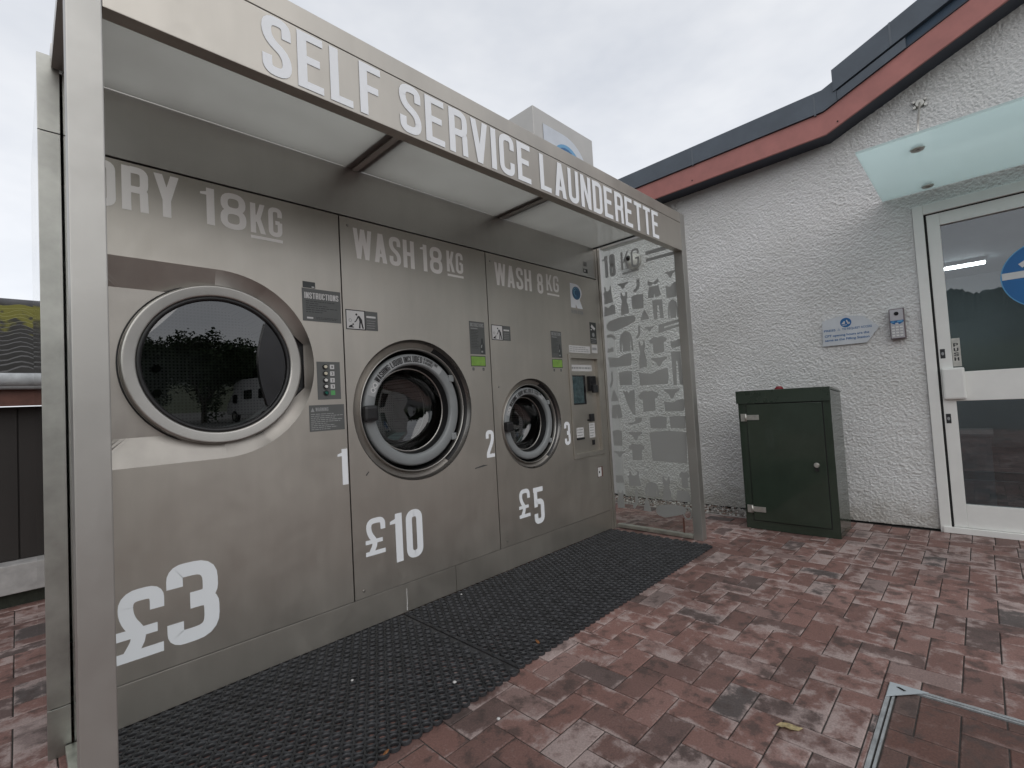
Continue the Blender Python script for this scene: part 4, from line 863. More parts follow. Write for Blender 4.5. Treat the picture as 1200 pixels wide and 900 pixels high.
# --- roof sign
rs = thing('roof_sign', 'boxy metal sign standing on the kiosk roof with white and blue emblem', 'sign', (3.15, 2.6, 2.48))
bm = B(); box(bm, 2.760, 3.545, 2.303, 2.95, 2.482, 3.362, .003); obj('sign_box', bm, mat('sign_box_metal', (.47, .455, .43), .45, .9, .07, 3), rs)
SGN = Plane((0, 2.302, 0), (1, 0, 0), (0, 0, 1), (0, -1, 0))
bm = B(); logo(bm, SGN, 2.872, 3.430, 2.545, 3.262); obj('emblem', bm, [mat('sign_white', (.56, .60, .66), .35), mat('sign_sky', (.12, .33, .55), .35), mat('sign_wave', (.02, .12, .30), .4)], rs)

# ------------------------------------------------------------------ ring mats
def ring_mat(name, label, x0, x1, y0, y1, z=0.001, seed=0):
    rg = random.Random(seed); px = .0425; py = px*.866; V, F = [], []; n = 18
    nx, ny = int((x1-x0)/px), int((y1-y0)/py)
    prof = ((.0212, 0.0), (.0213, .0100), (.0182, .0104), (.0172, .0128), (.0156, .0128), (.0146, .0104), (.0138, .0092), (.0136, 0.0))
    for j in range(ny+1):
        for i in range(nx+1):
            cx = x0+.021+i*px+(px/2 if j % 2 else 0); cy = y0+.021+j*py
            if cx > x1-.010 or cy > y1-.012: continue
            dz = .0022*noise.noise((cx*2.2, cy*2.2, seed))+rg.uniform(-.0004, .0004); b0 = len(V); hh = z+max(0, dz)+.0004
            for (rr, zz) in prof:
                for k in range(n): a = 2*math.pi*k/n; V.append((cx+rr*math.cos(a), cy+rr*math.sin(a), hh+zz))
            for p_ in range(len(prof)-1):
                for k in range(n): F.append((b0+p_*n+k, b0+p_*n+(k+1) % n, b0+(p_+1)*n+(k+1) % n, b0+(p_+1)*n+k))
            # webs to right and upper neighbours
            for an in (0, 60, 120):
                a = R(an); c_, s_ = math.cos(a), math.sin(a); mx_, my_ = cx+px/2*c_, cy+px/2*s_
                if mx_ > x1 or mx_ < x0 or my_ > y1: continue
                b1 = len(V); hw, hl = .0070, .0020
                for (uu, vv) in ((-hl, -hw), (hl, -hw), (hl, hw), (-hl, hw)): V.append((mx_+uu*c_-vv*s_, my_+uu*s_+vv*c_, hh+.0070))
                F.append((b1, b1+1, b1+2, b1+3))
    me = bpy.data.meshes.new(name); me.from_pydata(V, [], F); me.materials.append(mat_rub); me.update()
    b = B(); b.from_mesh(me)
    xa = (1.392, 1.425) if seed == 1 else (1.4345, 1.452)
    box(b, xa[0], xa[1], y0+.008, 2.295, z, z+.0085, .001)

    for q in b.faces: q.smooth = False
    b.to_mesh(me); b.free()
    o = bpy.data.objects.new(name, me); col.objects.link(o); tag(o, label, 'mat', 'black ring mats in front of the kiosk'); return o
ring_mat('rubber_mat', 'black rubber ring mat nearest the camera, below the dryer', .10, 1.415, 1.425, 2.318, seed=1)
ring_mat('rubber_mat', 'black rubber ring mat below the two washing machines', 1.437, 3.46, 1.440, 2.318, seed=2)

# ------------------------------------------------------------------ building
bld = thing('white_building', 'white roughcast building with red barge board and glazed door at right', 'building', (4.8, .5, 0))
def b_bot(y): return 3.052+.41*max(0, .79-y)+.012*(2.4-max(.79, y)) 
# displaced roughcast face
def vnoise(shape, cell, seed):
    g = np.random.default_rng(seed); H, Wd = shape; gy, gx = int(H/cell[0])+3, int(Wd/cell[1])+3
    a = g.random((gy, gx)); y = np.arange(H)/cell[0]; x = np.arange(Wd)/cell[1]; y0_ = y.astype(int); x0_ = x.astype(int); fy = (y-y0_)[:, None]; fx = (x-x0_)[None, :]
    fy = fy*fy*(3-2*fy); fx = fx*fx*(3-2*fx)
    return a[y0_][:, x0_]*(1-fy)*(1-fx)+a[y0_+1][:, x0_]*fy*(1-fx)+a[y0_][:, x0_+1]*(1-fy)*fx+a[y0_+1][:, x0_+1]*fy*fx
WX = 4.68; st = .0045
ys = np.arange(2.9, -1.6, -st); zs = np.arange(.013, 4.15, st)
H_, W_ = len(zs), len(ys)
h1 = vnoise((H_, W_), (2.0, 2.2), 1); h2 = vnoise((H_, W_), (1.3, 1.3), 2); h3 = vnoise((H_, W_), (14, 16), 3); h4 = vnoise((H_, W_), (80, 80), 4)
wx = (vnoise((H_, W_), (9, 9), 5)-.5)
rid = 1-np.abs(2*vnoise((H_, W_), (2.7, 3.0), 6)-1)
hh = .0050*rid + .0052*h1 + .0034*h2 + .0025*h3 + .006*h4
Yg, Zg = np.meshgrid(ys, zs); Xg = WX-hh+.010
bb = 3.075+.41*np.maximum(0, .79-ys); 
idx = np.arange(H_*W_).reshape(H_, W_)
cell = np.ones((H_-1, W_-1), bool)
yc = (ys[:-1]+ys[1:])/2; zc = (zs[:-1]+zs[1:])/2
cell &= ~((yc[None, :] < .289) & (yc[None, :] > -1.05) & (zc[:, None] < 2.386))
cell &= zc[:, None] < (bb[None, :-1]+.06)
q = np.stack([idx[:-1, :-1], idx[:-1, 1:], idx[1:, 1:], idx[1:, :-1]], -1)[cell]
used = np.unique(q); remap = -np.ones(H_*W_, int); remap[used] = np.arange(len(used)); q = remap[q]
co = np.stack([Xg, Yg, Zg], -1).reshape(-1, 3)[used] - np.array(ORG[bld.name])
me = bpy.data.meshes.new('wall'); me.vertices.add(len(co)); me.vertices.foreach_set('co', co.astype(np.float32).ravel())
me.loops.add(q.size); me.loops.foreach_set('vertex_index', q.ravel().astype(np.int32)); me.polygons.add(len(q)); me.polygons.foreach_set('loop_start', np.arange(0, q.size, 4, dtype=np.int32)); me.polygons.foreach_set('use_smooth', np.ones(len(q), bool))
me.update(calc_edges=True); me.validate(); me.materials.append(roughcast)
wo = bpy.data.objects.new('wall', me); col.objects.link(wo); wo.parent = bld; ORG[wo.name] = ORG[bld.name]
# wall core behind the render coat
bm = B(); box(bm, 4.70, 4.95, .30, 2.9, .0, 3.12); box(bm, 4.675, 4.95, 2.9, 7.0, .028, 3.10); box(bm, 4.70, 4.95, -1.05, .30, 2.42, 3.3); box(bm, 4.70, 4.95, -4, -1.06, 0, 3.9)
obj('wall_core', bm, mat('core_white', (.65, .65, .64), .8, 0, .1, 3), bld)
bm = B(); box(bm, 4.69, 4.699, .30, 7.0, 0, .03); obj('damp_course', bm, gap, bld)
# verge: barge board, soffit, roof edge
yk = .75
def prof_board(off0, off1, ya, yb, xa, xb, name, mm, parent=bld):
    """sloping strip between two offsets above the verge bottom line"""
    def pt(y, o):
        if y > yk: return 3.066+.010*(2.4-y)/1.65*1.6+o
        return pt(yk+1e-6, 0)+.42*(yk-y)+o*1.085
    ysl = sorted({ya, yb} | ({yk-.0*off0} if min(ya, yb) < yk < max(ya, yb) else set()), reverse=True)
    pts = [(y, pt(y, off0)) for y in ysl] + [(y, pt(y, off1)) for y in reversed(ysl)]
    bm = B(); A_ = [bm.verts.new((xa, y, z)) for y, z in pts]; C_ = [bm.verts.new((xb, y, z)) for y, z in pts]; n = len(pts)
    h = n//2
    for V_ in (A_, C_):
        for i in range(h-1): bm.faces.new([V_[i], V_[i+1], V_[n-2-i], V_[n-1-i]])
    for i in range(n): bm.faces.new([A_[i], A_[(i+1) % n], C_[(i+1) % n], C_[i]])
    bmesh.ops.recalc_face_normals(bm, faces=bm.faces)
    return obj(name, bm, mm, parent)
prof_board(0, .165, 5.5, -2.0, 4.480, 4.502, 'barge_board', barge_red)
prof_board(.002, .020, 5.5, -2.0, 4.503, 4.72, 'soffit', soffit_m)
prof_board(.168, .325, 5.5, .655, 4.462, 4.52, 'verge_trim', verge_grey)
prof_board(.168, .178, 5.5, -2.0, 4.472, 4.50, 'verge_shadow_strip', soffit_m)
prof_board(.168, .235, .652, .225, 4.462, 4.52, 'verge_trim', verge_grey)
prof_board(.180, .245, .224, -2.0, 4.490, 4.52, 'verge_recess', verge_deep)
prof_board(.247, .405, .675, -2.0, 4.452, 4.53, 'verge_cap', verge_grey)
for y_ in (1.80, .80, .30, -.2):
    o0 = .17 if y_ > .7 else .25; o1 = .327 if y_ > .7 else .407; xa = 4.4600 if y_ > .7 else 4.450
    prof_board(o0, o1, y_+.012, y_, xa, xa+.03, 'verge_joint', mat('verge_joint', (.12, .14, .165), .45) if 'verge_joint' not in MATS else MATS['verge_joint'])
bm = B(); 
prof = [(5.5, 3.36), (.68, 3.40), (-2.0, 4.56)]
for i in range(2):
    (ya, za), (yb, zb) = prof[i], prof[i+1]
    vv = [bm.verts.new(p_) for p_ in ((4.52, ya, za), (4.52, yb, zb), (9, yb, zb), (9, ya, za))]; bm.faces.new(vv)
    vv = [bm.verts.new(p_) for p_ in ((4.52, ya, za-.1), (4.52, yb, zb-.1), (9, yb, zb-.1), (9, ya, za-.1))]; bm.faces.new(vv[::-1])
obj('roof', bm, roof_m, bld)
for (a, b_) in ((1.83, 3.110), (.665, 3.150)):
    bm = B(); cyl(bm, (4.479, a, b_), (4.476, a, b_), .006, 10); obj('board_fixing', bm, gap, bld)
# door and frame
WP = wallp(4.660)
bm = B(); yF0, yF1 = .287, -1.05
box(bm, 4.655, 4.74, .226, yF0, .0, 2.384, .004); box(bm, 4.655, 4.74, yF1, yF1+.06, .0, 2.384, .004); box(bm, 4.655, 4.74, yF1+.06, .226, 2.312, 2.384, .004)
obj('door_frame', bm, white_upvc, bld)
bm = B(); box(bm, 4.70, 4.705, yF1+.06, .228, .012, 2.312); bm2 = bm
for q in [fc for fc in bm.faces]: pass
bm.free(); bm = B(); box(bm, 4.664, 4.73, .2145, .2258, .03, 2.30); box(bm, 4.672, 4.73, -.95, .2258, 2.3035, 2.3118); obj('door_gap', bm, gap, bld)
bm = B(); ya, yb = .2125, -.975
box(bm, 4.668, 4.725, .141, ya, .045, 2.303, .003); box(bm, 4.668, 4.725, yb, yb+.075, .045, 2.303, .003)
box(bm, 4.669, 4.724, yb+.075, .141, 2.214, 2.303, .003); box(bm, 4.669, 4.724, yb+.075, .141, .940, 1.146, .003); box(bm, 4.669, 4.724, yb+.075, .141, .045, .207, .003)
dr = obj('door', bm, white_upvc, bld)
for (a, b_) in ((.205, .942), (1.144, 2.216)):
    bm = B(); box(bm, 4.690, 4.697, yb+.073, .143, a, b_); obj('pane', bm, glass_door, dr)
bm = B(); box(bm, 4.640, 4.78, yF1+.02, .27, .002, .043, .002); obj('threshold', bm, white_upvc, bld)
bm = B(); box(bm, 4.634, 4.6675, .083, .203, .954, 1.178, .012); obj('handle_cover', bm, white_upvc, dr)
DP = wallp(4.6675)
bm = B(); box(bm, 4.680, 4.6895, .094, .139, 1.186, 1.388, .001); pp = obj('push_plate', bm, zinc, dr)
bm = B(); pq = wallp(4.680)
for i, ch in enumerate('PUSH'): z = 1.352-i*.034; text(bm, pq, ch, -.130, -.104, z-.024, z+.001, .2, .6, .05, .001)
obj('lettering', bm, ink, pp)
for (a, b_, c_, d_) in ((.176, .203, 1.250, 1.318), (.176, .203, .782, .850)):
    bm = B(); rect(bm, DP, -b_, c_, -a, d_, .0008); disc(bm, DP, -(a+b_)/2, (c_+d_)/2, .008, .0013, 14, 1, .012)
    obj('lock_label', bm, [ink, line_pale], dr)
# round blue sticker on the glass
SP = wallp(4.6895); bm = B(); cy, cz, rr = -.365, 1.752, .222
disc(bm, SP, -cy, cz, rr+.006, .0008, 64, 2); disc(bm, SP, -cy, cz, rr, .0012, 64, 0)
rect(bm, SP, -cy-rr+.002, cz-.006, -cy+rr-.002, cz+.040, .0017, 1)
S_ = stroke([Vector((-cy-.13, cz+.075)), Vector((-cy, cz+.16)), Vector((-cy+.13, cz+.075))], .032)
for q in S_: poly(bm, SP, [tuple(p_) for p_ in q], .0022, 1)
obj('round_sticker', bm, [sign_blue, mat('sticker_pale', (.62, .62, .62), .4), mat('sticker_rim', (.10, .32, .55), .4)], dr)
# glass canopy
bm = B(); box(bm, 3.560, 4.665, -1.30, .454, 2.488, 2.503, .002); cp = obj('glass_canopy', bm, frosted, bld)
for (a, b_) in ((3.780, .182), (4.558, .182), (3.780, -1.0), (4.558, -1.0)):
    bm = B(); cyl(bm, (a, b_, 2.4865), (a, b_, 2.476), .036, 24, .030); cyl(bm, (a, b_, 2.4758), (a, b_, 2.472), .012, 12); cyl(bm, (a, b_, 2.5045), (a, b_, 2.525), .028, 20); obj('disc_fixing', bm, zinc, cp)
for b_ in (.182, -1.0):
    bm = B(); cyl(bm, (3.780, b_, 2.526), (4.660, b_+.006, 3.140), .007, 10); obj('support_rod', bm, zinc, cp)
    bm = B(); cyl(bm, (4.675, b_+.006, 3.140), (4.655, b_+.006, 3.140), .030, 20, .024)
    for k in range(4): a = R(45+90*k); cyl(bm, (4.675, b_+.006+.045*math.cos(a), 3.14+.03*math.sin(a)), (4.66, b_+.006+.045*math.cos(a), 3.14+.03*math.sin(a)), .010, 10)
    obj('wall_bracket', bm, zinc, cp)
# interior seen faintly through the panes
bm = B()
box(bm, 10.6, 10.65, -3.5, 3.2, 0, 2.9); box(bm, 4.98, 10.6, 3.15, 3.2, 0, 2.9); box(bm, 4.98, 10.6, -3.5, -3.45, 0, 2.9); box(bm, 4.96, 10.6, -3.45, 3.15, 2.72, 2.78)
obj('room_lining', bm, interior_m, bld)
bm = B(); box(bm, 4.76, 10.6, -3.45, 3.15, -.02, .006); obj('room_floor', bm, interior_floor, bld)
ct = thing('counter', 'pale low counter seen through the lower door pane', 'counter', (5.7, .05, 0)); bm = B(); box(bm, 5.4, 6.0, -.02, .40, .05, .62, .01); box(bm, 5.38, 6.02, -.04, .42, .621, .645, .005); obj('body', bm, interior_pale, ct)
bm = B(); box(bm, 5.46, 5.96, .0, .36, 0.007, .049); obj('plinth', bm, gap, ct)
tl_ = thing('ceiling_light', 'lit strip light on the ceiling inside the glazed door', 'ceiling light', (9.2, .2, 2.72)); bm = B(); box(bm, 9.1, 9.25, -.15, .75, 2.665, 2.717, .004); obj('body', bm, white_upvc, tl_)
bm = B(); box(bm, 9.12, 9.23, -.14, .74, 2.640, 2.664, .004); obj('diffuser', bm, MATS['lit_tube'], tl_)

# ------------------------------------------------------------------ wall mounted things
cc = thing('security_camera', 'white dome security camera on the roughcast wall behind the end glass', 'camera', (4.67, 2.60, 2.58))
bm = B(); cyl(bm, (4.672, 2.60, 2.56), (4.62, 2.60, 2.56), .085, 28, .08); bmesh.ops.create_uvsphere(bm, u_segments=24, v_segments=12, radius=.075, matrix=Matrix.Translation((4.615, 2.60, 2.55))); obj('body', bm, dome_white, cc, True)
bm = B(); cyl(bm, (4.56, 2.60, 2.585), (4.528, 2.60, 2.56), .022, 18, .026); obj('lens', bm, lens_m, cc)
sg = thing('access_sign', 'pale arrow shaped sign with blue writing on the roughcast wall', 'sign', (4.67, .73, 1.54))
SW = wallp(4.662); pts = [(-.922, 1.425), (-.625, 1.423), (-.538, 1.536), (-.637, 1.634)]
top = [(-.637-(.272)*k/8, 1.634+.020*math.sin(math.pi*k/8)+.0*k) for k in range(1, 8)]; pts = pts[:3]+[(-.630, 1.632)]+top+[(-.912, 1.632)]
bm = B(); slab(bm, SW, pts, -.010, .0); obj('plate', bm, mat('sign_plate', (.60, .63, .66), .35), sg)
bm = B(); disc(bm, SW, -.752, 1.600, .038, .0006, 32, 0)
for q in ([(-.782,1.590),(-.765,1.612),(-.757,1.612),(-.757,1.590)], [(-.750,1.618),(-.742,1.622),(-.730,1.585),(-.740,1.585)], [(-.775,1.583),(-.745,1.583),(-.745,1.578),(-.775,1.578)], [(-.738,1.588),(-.722,1.588),(-.730,1.606)]): poly(bm, SW, q, .0011, 1)
obj('emblem', bm, [sign_blue, sticker_white], sg)
bm = B(); fonttext(bm, SW, 'PRESS', -.905, -.825, 1.541, .0235, bold=.012); poly(bm, SW, [(-.812, 1.541), (-.792, 1.541), (-.802, 1.560)], .001); poly(bm, SW, [(-.8095, 1.5425), (-.7945, 1.5425), (-.802, 1.557)], .0014, 1)
fonttext(bm, SW, 'TO REQUEST ACCESS', -.780, -.585, 1.541, .0235, bold=.012)
fonttext(bm, SW, 'CPT opening hours are the', -.903, -.605, 1.496, .026, bold=.016); fonttext(bm, SW, 'same as the Filling Station', -.903, -.605, 1.462, .026, bold=.016)
obj('lettering', bm, [sign_blue, MATS['sign_plate']], sg)
kp = thing('entry_keypad', 'silver intercom keypad with blue band on the wall left of the door', 'keypad', (4.65, .425, 1.53))
bm = B(); box(bm, 4.628, 4.672, .381, .472, 1.422, 1.652, .004); obj('housing', bm, mat('keypad_case', (.16, .13, .14), .4, .4), kp)
KP = wallp(4.6275); bm = B(); slab(bm, KP, [(-.466, 1.430), (-.388, 1.430), (-.388, 1.645), (-.466, 1.645)], 0, .003); obj('face_plate', bm, mat('keypad_face', (.46, .45, .47), .35, .5), kp)
bm = B(); poly(bm, KP, [(-.466, 1.562), (-.388, 1.562), (-.388, 1.548), (-.410, 1.533), (-.444, 1.533), (-.466, 1.548)], .0036, 0); rect(bm, KP, -.437, 1.533, -.419, 1.543, .0042, 1); rect(bm, KP, -.460, 1.549, -.442, 1.556, .0042, 2); rect(bm, KP, -.425, 1.549, -.394, 1.558, .0042, 2); obj('blue_band', bm, [sign_blue, sticker_white, mat('pale_blue', (.15, .40, .65), .4)], kp)
bm = B(); cyl(bm, (4.6243, .427, 1.613), (4.619, .427, 1.613), .014, 20); obj('lens', bm, lens_m, kp)
for i in range(4):
    for j in range(3):
        bm = B(); yy, zz = .452-.024*j, 1.512-.0215*i; box(bm, 4.620, 4.6244, yy-.008, yy+.008, zz-.0055, zz+.0055, .001); obj('key', bm, white_btn, kp)

# ------------------------------------------------------------------ green cabinet
gc = thing('green_cabinet', 'dark green metal cabinet with sloping lid standing against the white wall', 'cabinet', (4.25, 1.11, 0))
bm = B(); fx, bx, ya, yb = 4.085, 4.44, .790, 1.430
def prism(bm, pts, y0, y1):
    A_ = [bm.verts.new((a, y0, b_)) for a, b_ in pts]; C_ = [bm.verts.new((a, y1, b_)) for a, b_ in pts]; n = len(pts)
    fs = [bm.faces.new(A_), bm.faces.new(C_)]+[bm.faces.new([A_[i], A_[(i+1) % n], C_[(i+1) % n], C_[i]]) for i in range(n)]
    bmesh.ops.recalc_face_normals(bm, faces=fs)
prism(bm, [(fx, .0), (bx, .0), (bx, 1.045), (fx, 1.075)], ya, yb); bmesh.ops.bevel(bm, geom=list(bm.edges), offset=.003, segments=2, affect='EDGES'); obj('body', bm, cab_green, gc)
bm = B(); prism(bm, [(fx-.014, .995), (fx-.004, .995), (fx-.004, 1.078), (bx+.006, 1.047), (bx+.006, 1.055), (fx-.010, 1.096), (fx-.014, 1.094)], ya-.005, yb+.008); obj('lid', bm, cab_lid, gc)
bm = B(); box(bm, fx-.010, fx-.0015, .8435, 1.3665, .070, .986, .003); cdoor = obj('door', bm, cab_green, gc)
bm = B(); box(bm, fx-.0012, fx-.0004, .838, 1.372, .064, .9915); obj('door_gap', bm, gap, gc)
for z in (.882, .158):
    bm = B(); box(bm, fx-.0145, fx-.0102, 1.275, 1.372, z-.020, z+.020, .001); box(bm, fx-.0155, fx-.0105, 1.374, 1.410, z-.030, z+.030, .001); cyl(bm, (fx-.014, 1.373, z-.03), (fx-.014, 1.373, z+.03), .007, 12)
    for yy in (1.292, 1.318, 1.345): cyl(bm, (fx-.0146, yy, z), (fx-.0165, yy, z), .006, 10)
    for zz in (z-.02, z+.02): cyl(bm, (fx-.0156, 1.392, zz), (fx-.0175, 1.392, zz), .006, 10)
    obj('hinge', bm, zinc, cdoor)
bm = B(); cyl(bm, (fx-.0102, .905, .525), (fx-.022, .905, .525), .019, 20, .016); cyl(bm, (fx-.022, .905, .525), (fx-.026, .905, .525), .008, 10); obj('lock', bm, zinc, cdoor)
bm = B(); cyl(bm, (fx-.0102, .905, .492), (fx-.018, .905, .492), .014, 14); obj('lock_cover', bm, black, cdoor)
bm = B(); cyl(bm, (4.20, 1.150, 1.075), (4.20, 1.150, 1.100), .036, 24, .032); cyl(bm, (4.20, 1.150, 1.100), (4.20, 1.150, 1.118), .032, 24, .018); obj('beacon', bm, red_lamp, gc)

# ------------------------------------------------------------------ outbuilding behind the kiosk, left
sh = thing('outbuilding', 'low outbuilding with mossy tiled roof and white gutter behind the kiosk', 'outbuilding', (-.8, 5.0, 0))
bm = B(); nx_ = 170; x0, x1 = -3.6, 1.8; rows = 16; V = []
for rI in range(rows):
    y0_, z0_ = 4.40+1.10*rI/rows*1.35, 1.470+.62*rI/rows*1.15; y1_, z1_ = 4.40+1.10*(rI+1)/rows*1.35, 1.470+.62*(rI+1)/rows*1.15
    for (yy, zz, dz) in ((y0_, z0_, -.020), (y0_, z0_, .022), (y1_, z1_, .0)):
        rw = []
        for i in range(nx_+1):
            x = x0+(x1-x0)*i/nx_; wv = (.016*math.sin(2*math.pi*x/.20+.7)+.004*math.sin(x*31+rI*3))*(1 if rI < 14 else .5); rw.append(bm.verts.new((x, yy-(.008 if dz < 0 else .02*(dz > 0)), zz+dz+wv)))
        V.append(rw)
for a in range(0, len(V), 3):
    for i in range(nx_):
        bm.faces.new([V[a][i], V[a][i+1], V[a+1][i+1], V[a+1][i]]); bm.faces.new([V[a+1][i], V[a+1][i+1], V[a+2][i+1], V[a+2][i]])
obj('roof', bm, mossy, sh, org=None)
bm = B(); cyl(bm, (-3.6, 4.37, 1.425), (1.8, 4.37, 1.425), .045, 14); cyl(bm, (-3.6, 4.37, 1.385), (1.8, 4.37, 1.385), .02, 10); obj('gutter', bm, gutter_m, sh)
bm = B(); cyl(bm, (-3.6, 5.885, 2.185), (1.8, 5.885, 2.185), .05, 12); obj('ridge_tile', bm, roof_m, sh)
bm = B(); box(bm, -3.6, 1.8, 4.41, 4.44, 1.265, 1.40, .002); box(bm, -3.6, 1.8, 4.40, 4.409, 1.262, 1.272); obj('fascia_board', bm, fascia_brown, sh)
bm = B(); box(bm, -3.6, 1.8, 4.56, 4.62, .27, 1.262)
for i in range(36): box(bm, -3.6+.15*i+.004, -3.6+.15*i+.146, 4.545, 4.559, .272, 1.255, .002)
obj('timber_wall', bm, dark_wood, sh)
bm = B(); box(bm, -3.6, 1.8, 4.40, 4.70, .09, .268, .006); obj('plinth', bm, concrete, sh)
bm = B(); box(bm, -3.6, 1.8, 4.46, 4.70, 0, .089); obj('plinth_base', bm, mat('dark_base', (.035, .04, .03), .9, 0, .4, 20), sh)  # base below the plinth in a much darker colour

# ------------------------------------------------------------------ small litter
def small(name, label, cat, x, y, z, s, mt, rot=0, leaf=False, grp=None):
    bm = B()
    if leaf:
        pts = [(-1, 0), (-.5, .35), (.1, .42), (.4, .2), (.65, .35), (1, .0), (.5, -.3), (-.1, -.42), (-.6, -.25)]
        vs_ = [bm.verts.new((a*s, b_*s, .12*s*math.sin(a*2.4)+.1*s*abs(b_))) for a, b_ in pts]; c_ = bm.verts.new((0, 0, .1*s))
        for i in range(len(vs_)): bm.faces.new([vs_[i], vs_[(i+1) % len(vs_)], c_])
        r_e = bmesh.ops.solidify(bm, geom=list(bm.faces), thickness=.0006)
    else:
        bmesh.ops.create_icosphere(bm, subdivisions=2, radius=s)
        for v_ in bm.verts: v_.co *= 1+.18*noise.noise(v_.co*60); v_.co.z *= .6
    bmesh.ops.rotate(bm, verts=bm.verts, matrix=Matrix.Rotation(rot, 3, 'Z'), cent=(0, 0, 0)); bmesh.ops.translate(bm, verts=bm.verts, vec=(x, y, z))
    o = obj(name, bm, mt, None, not leaf, org=(x, y, z)); tag(o, label, cat, grp)
small('fallen_leaf', 'small yellow leaf lying on the red pavers', 'leaf', 1.733, .522, .006, .042, leaf_yellow, 2.2, True)
small('fallen_leaf', 'orange leaf lying on the mat below the washers', 'leaf', 1.633, 1.519, .018, .018, leaf_orange, 1.2, True)
small('fallen_leaf', 'brown leaf by the dryer mat corner at the bottom edge', 'leaf', .806, 1.432, .018, .014, leaf_orange, .2, True)
small('pebble', 'white pebble on the red pavers beside the mat edge', 'pebble', 1.159, 1.285, .006, .007, pebble_m)
small('pebble', 'pale pebble on the dryer mat, nearest the kiosk front', 'pebble', .936, 1.909, .016, .006, pebble_m)
small('pebble', 'flat grey pebble on the dryer mat near its seam with the next mat', 'pebble', 1.192, 1.568, .016, .008, pebble_m)
small('pebble', 'white pebble on the mat close to the kick plate', 'pebble', 1.779, 2.234, .016, .006, pebble_m)

# ------------------------------------------------------------------ world behind the camera (seen in the glass and steel)
bm = B()   # wooded hill beyond the car park
nx_ = 1100
rowsv = []
for j, (d, hz) in enumerate(((70, 0), (95, 4), (120, 9.5), (140, 15.5), (150, 19.5))):
    rw = []
    for i in range(nx_+1):
        a = R(100+200*i/nx_); nzv = noise.noise((i*.013, j, 0)); rg_ = hz*(1+.25*nzv)
        if j == 4: rg_ += 1.3*noise.noise((i*.11, 3, 1))+.9*rng.random()
        rw.append(bm.verts.new((d*math.cos(a), d*math.sin(a), rg_-.03)))
    rowsv.append(rw)
for a_, b_ in zip(rowsv, rowsv[1:]):
    for i in range(nx_): bm.faces.new([a_[i], a_[i+1], b_[i+1], b_[i]])
bmesh.ops.recalc_face_normals(bm, faces=bm.faces)
hm, t_, p_ = newmat('hill_mat'); p_.inputs['Roughness'].default_value = .95
tc_ = t_.nodes.new('ShaderNodeTexCoord'); sx_ = t_.nodes.new('ShaderNodeSeparateXYZ'); t_.links.new(tc_.outputs['Object'], sx_.inputs[0])
nq = t_.nodes.new('ShaderNodeTexNoise'); nq.inputs['Scale'].default_value = .35; nq.inputs['Detail'].default_value = 6; t_.links.new(tc_.outputs['Object'], nq.inputs['Vector'])
mq = t_.nodes.new('ShaderNodeMath'); mq.operation = 'MULTIPLY_ADD'; mq.inputs[1].default_value = 6; t_.links.new(nq.outputs[0], mq.inputs[0]); t_.links.new(sx_.outputs[2], mq.inputs[2])
rq = t_.nodes.new('ShaderNodeMapRange'); rq.inputs[1].default_value = 9; rq.inputs[2].default_value = 11; t_.links.new(mq.outputs[0], rq.inputs[0])
mm_ = t_.nodes.new('ShaderNodeMix'); mm_.data_type = 'RGBA'; mm_.inputs[6].default_value = (.075, .09, .05, 1); mm_.inputs[7].default_value = (.05, .062, .055, 1)
t_.links.new(rq.outputs[0], mm_.inputs[0]); t_.links.new(mm_.outputs[2], p_.inputs['Base Color'])
structure(obj('hill', bm, hm))
def tree_meshes(seed):
    rg = random.Random(seed); bm = B(); H = 4.0
    tips = []
    def limb(p, d, L0, r0, lvl):
        q = p+d*L0; cyl(bm, p, q, r0, 8, r0*.62, False)
        if lvl == 0: tips.append(q); return
        for k in range(3 if lvl > 1 else 3):
            nd = (d+Vector((rg.uniform(-1, 1), rg.uniform(-1, 1), rg.uniform(-.1, .6)))*.75).normalized(); limb(q, nd, L0*rg.uniform(.6, .8), r0*.6, lvl-1); tips.append(q)
    limb(Vector((0, 0, 0)), Vector((0, 0, 1)), 2.4, .22, 3)
    tr = bpy.data.meshes.new('trunk'); bm.to_mesh(tr); bm.free(); tr.materials.append(bark)
    V, F = [], []
    cl = [t_+Vector((rg.gauss(0, .5), rg.gauss(0, .5), rg.gauss(.1, .4))) for t_ in tips for _ in range(2)]
    for c_ in cl:
        rr = rg.uniform(.45, .85)
        for k in range(95):
            d = Vector((rg.gauss(0, 1), rg.gauss(0, 1), rg.gauss(0, 1))).normalized()*rr*rg.random()**.4; p = c_+d
            a = Vector((rg.uniform(-1, 1), rg.uniform(-1, 1), rg.uniform(-.6, .6))).normalized(); b_ = a.orthogonal().normalized(); s = rg.uniform(.05, .10); n0 = len(V)
            for (x, y) in ((-1, -.5), (1, -.5), (1, .5), (-1, .5)): V.append(tuple(p+a*x*s+b_*y*s))
            F.append((n0, n0+1, n0+2, n0+3))
    cm = bpy.data.meshes.new('crown'); cm.from_pydata(V, [], F); cm.materials.append(leaf_m)
    return tr, cm
tm = [tree_meshes(s_) for s_ in (3, 5)]
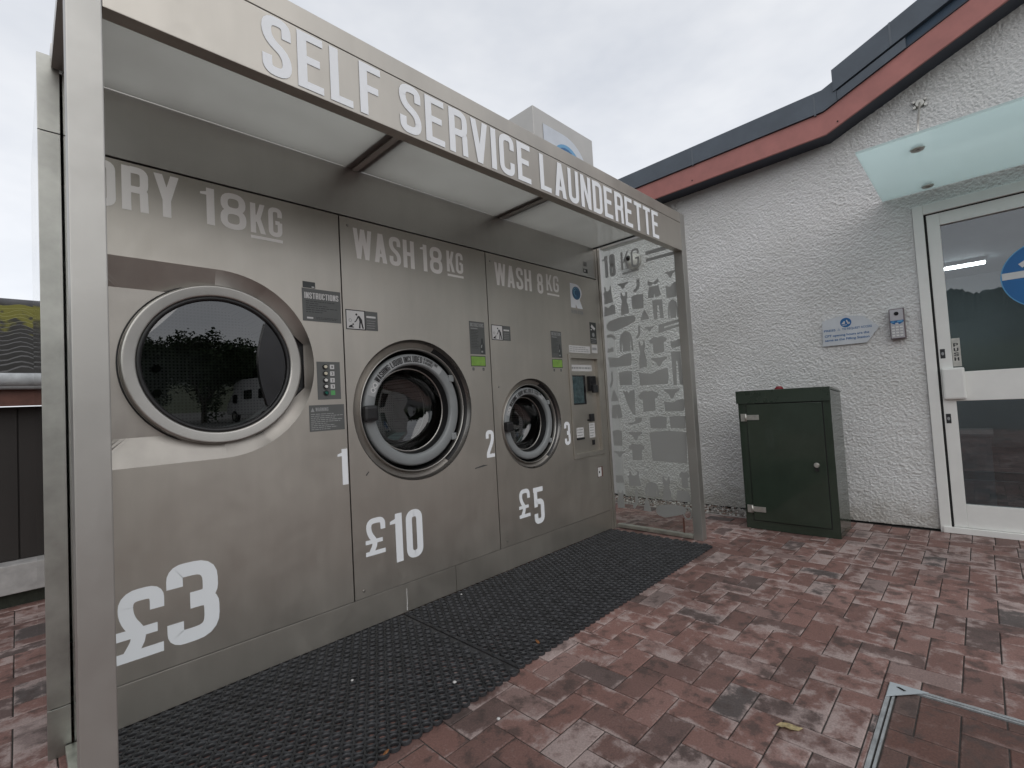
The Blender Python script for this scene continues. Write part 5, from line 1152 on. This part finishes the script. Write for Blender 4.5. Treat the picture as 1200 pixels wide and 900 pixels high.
for i, (x, y, sc, lb) in enumerate(((6.4, -24, 1.12, 'tallest leafy tree across the car park, facing the dryer'), (11.6, -27, 1.0, 'leafy tree to the right of the tallest one, behind the motorhome'), (2.2, -26, 1.05, 'broad tree across the car park, left of the tallest one'), (16.5, -27, .9, 'smaller tree beyond the motorhome'), (-7, -22, 1.0, 'leafy tree behind the camera on the left'), (-16, -14, .9, 'lone tree at the edge of the grass'), (4.0, -29, 1.15, 'leafy tree just behind and left of the tallest one'))):
    tr = thing('tree', lb, 'tree', (x, y, 0), 'trees across the car park'); tr.scale = (sc,)*3; tr.location.z = -1.3*sc; tr.rotation_euler.z = i*1.3
    for nm, me in (('trunk', tm[i % 2][0]), ('crown', tm[i % 2][1])):
        o = bpy.data.objects.new(nm, me); col.objects.link(o); o.parent = tr
# motorhome
mh = thing('motorhome', 'white motorhome parked across the car park below the trees', 'motorhome', (8.6, -13, 0)); mh.rotation_euler.z = R(80)
bm = B(); px0, py0 = 8.6, -13; mh.location = (9.3, -20.5, 0)
prism(bm, [(px0-2.9, .45), (px0+2.6, .45), (px0+2.6, 2.75), (px0-1.6, 2.85), (px0-2.3, 2.6), (px0-2.3, 2.05), (px0-2.5, 1.9), (px0-3.2, 1.1), (px0-3.25, .5)], py0-1.1, py0+1.1); bmesh.ops.bevel(bm, geom=list(bm.edges), offset=.05, segments=2, affect='EDGES'); obj('body', bm, van_white, mh)
bm = B(); box(bm, px0-.9, px0+.1, py0+1.101, py0+1.12, 1.5, 2.1, .004); box(bm, px0+.9, px0+1.9, py0+1.101, py0+1.12, 1.5, 2.1, .004); obj('window', bm, lens_m, mh)
bm = B(); box(bm, px0-2.35, px0-1.75, py0+1.101, py0+1.118, 1.25, 1.85, .004); obj('cab_window', bm, lens_m, mh)
for xx in (-2.1, 1.5):
    for sg_ in (1, -1):
        bm = B(); cyl(bm, (px0+xx, py0+sg_*1.13, .36), (px0+xx, py0+sg_*.9, .36), .36, 28); w_ = obj('wheel', bm, black, mh); bm = B(); cyl(bm, (px0+xx, py0+sg_*1.145, .36), (px0+xx, py0+sg_*1.131, .36), .22, 20); obj('rim', bm, zinc, w_)
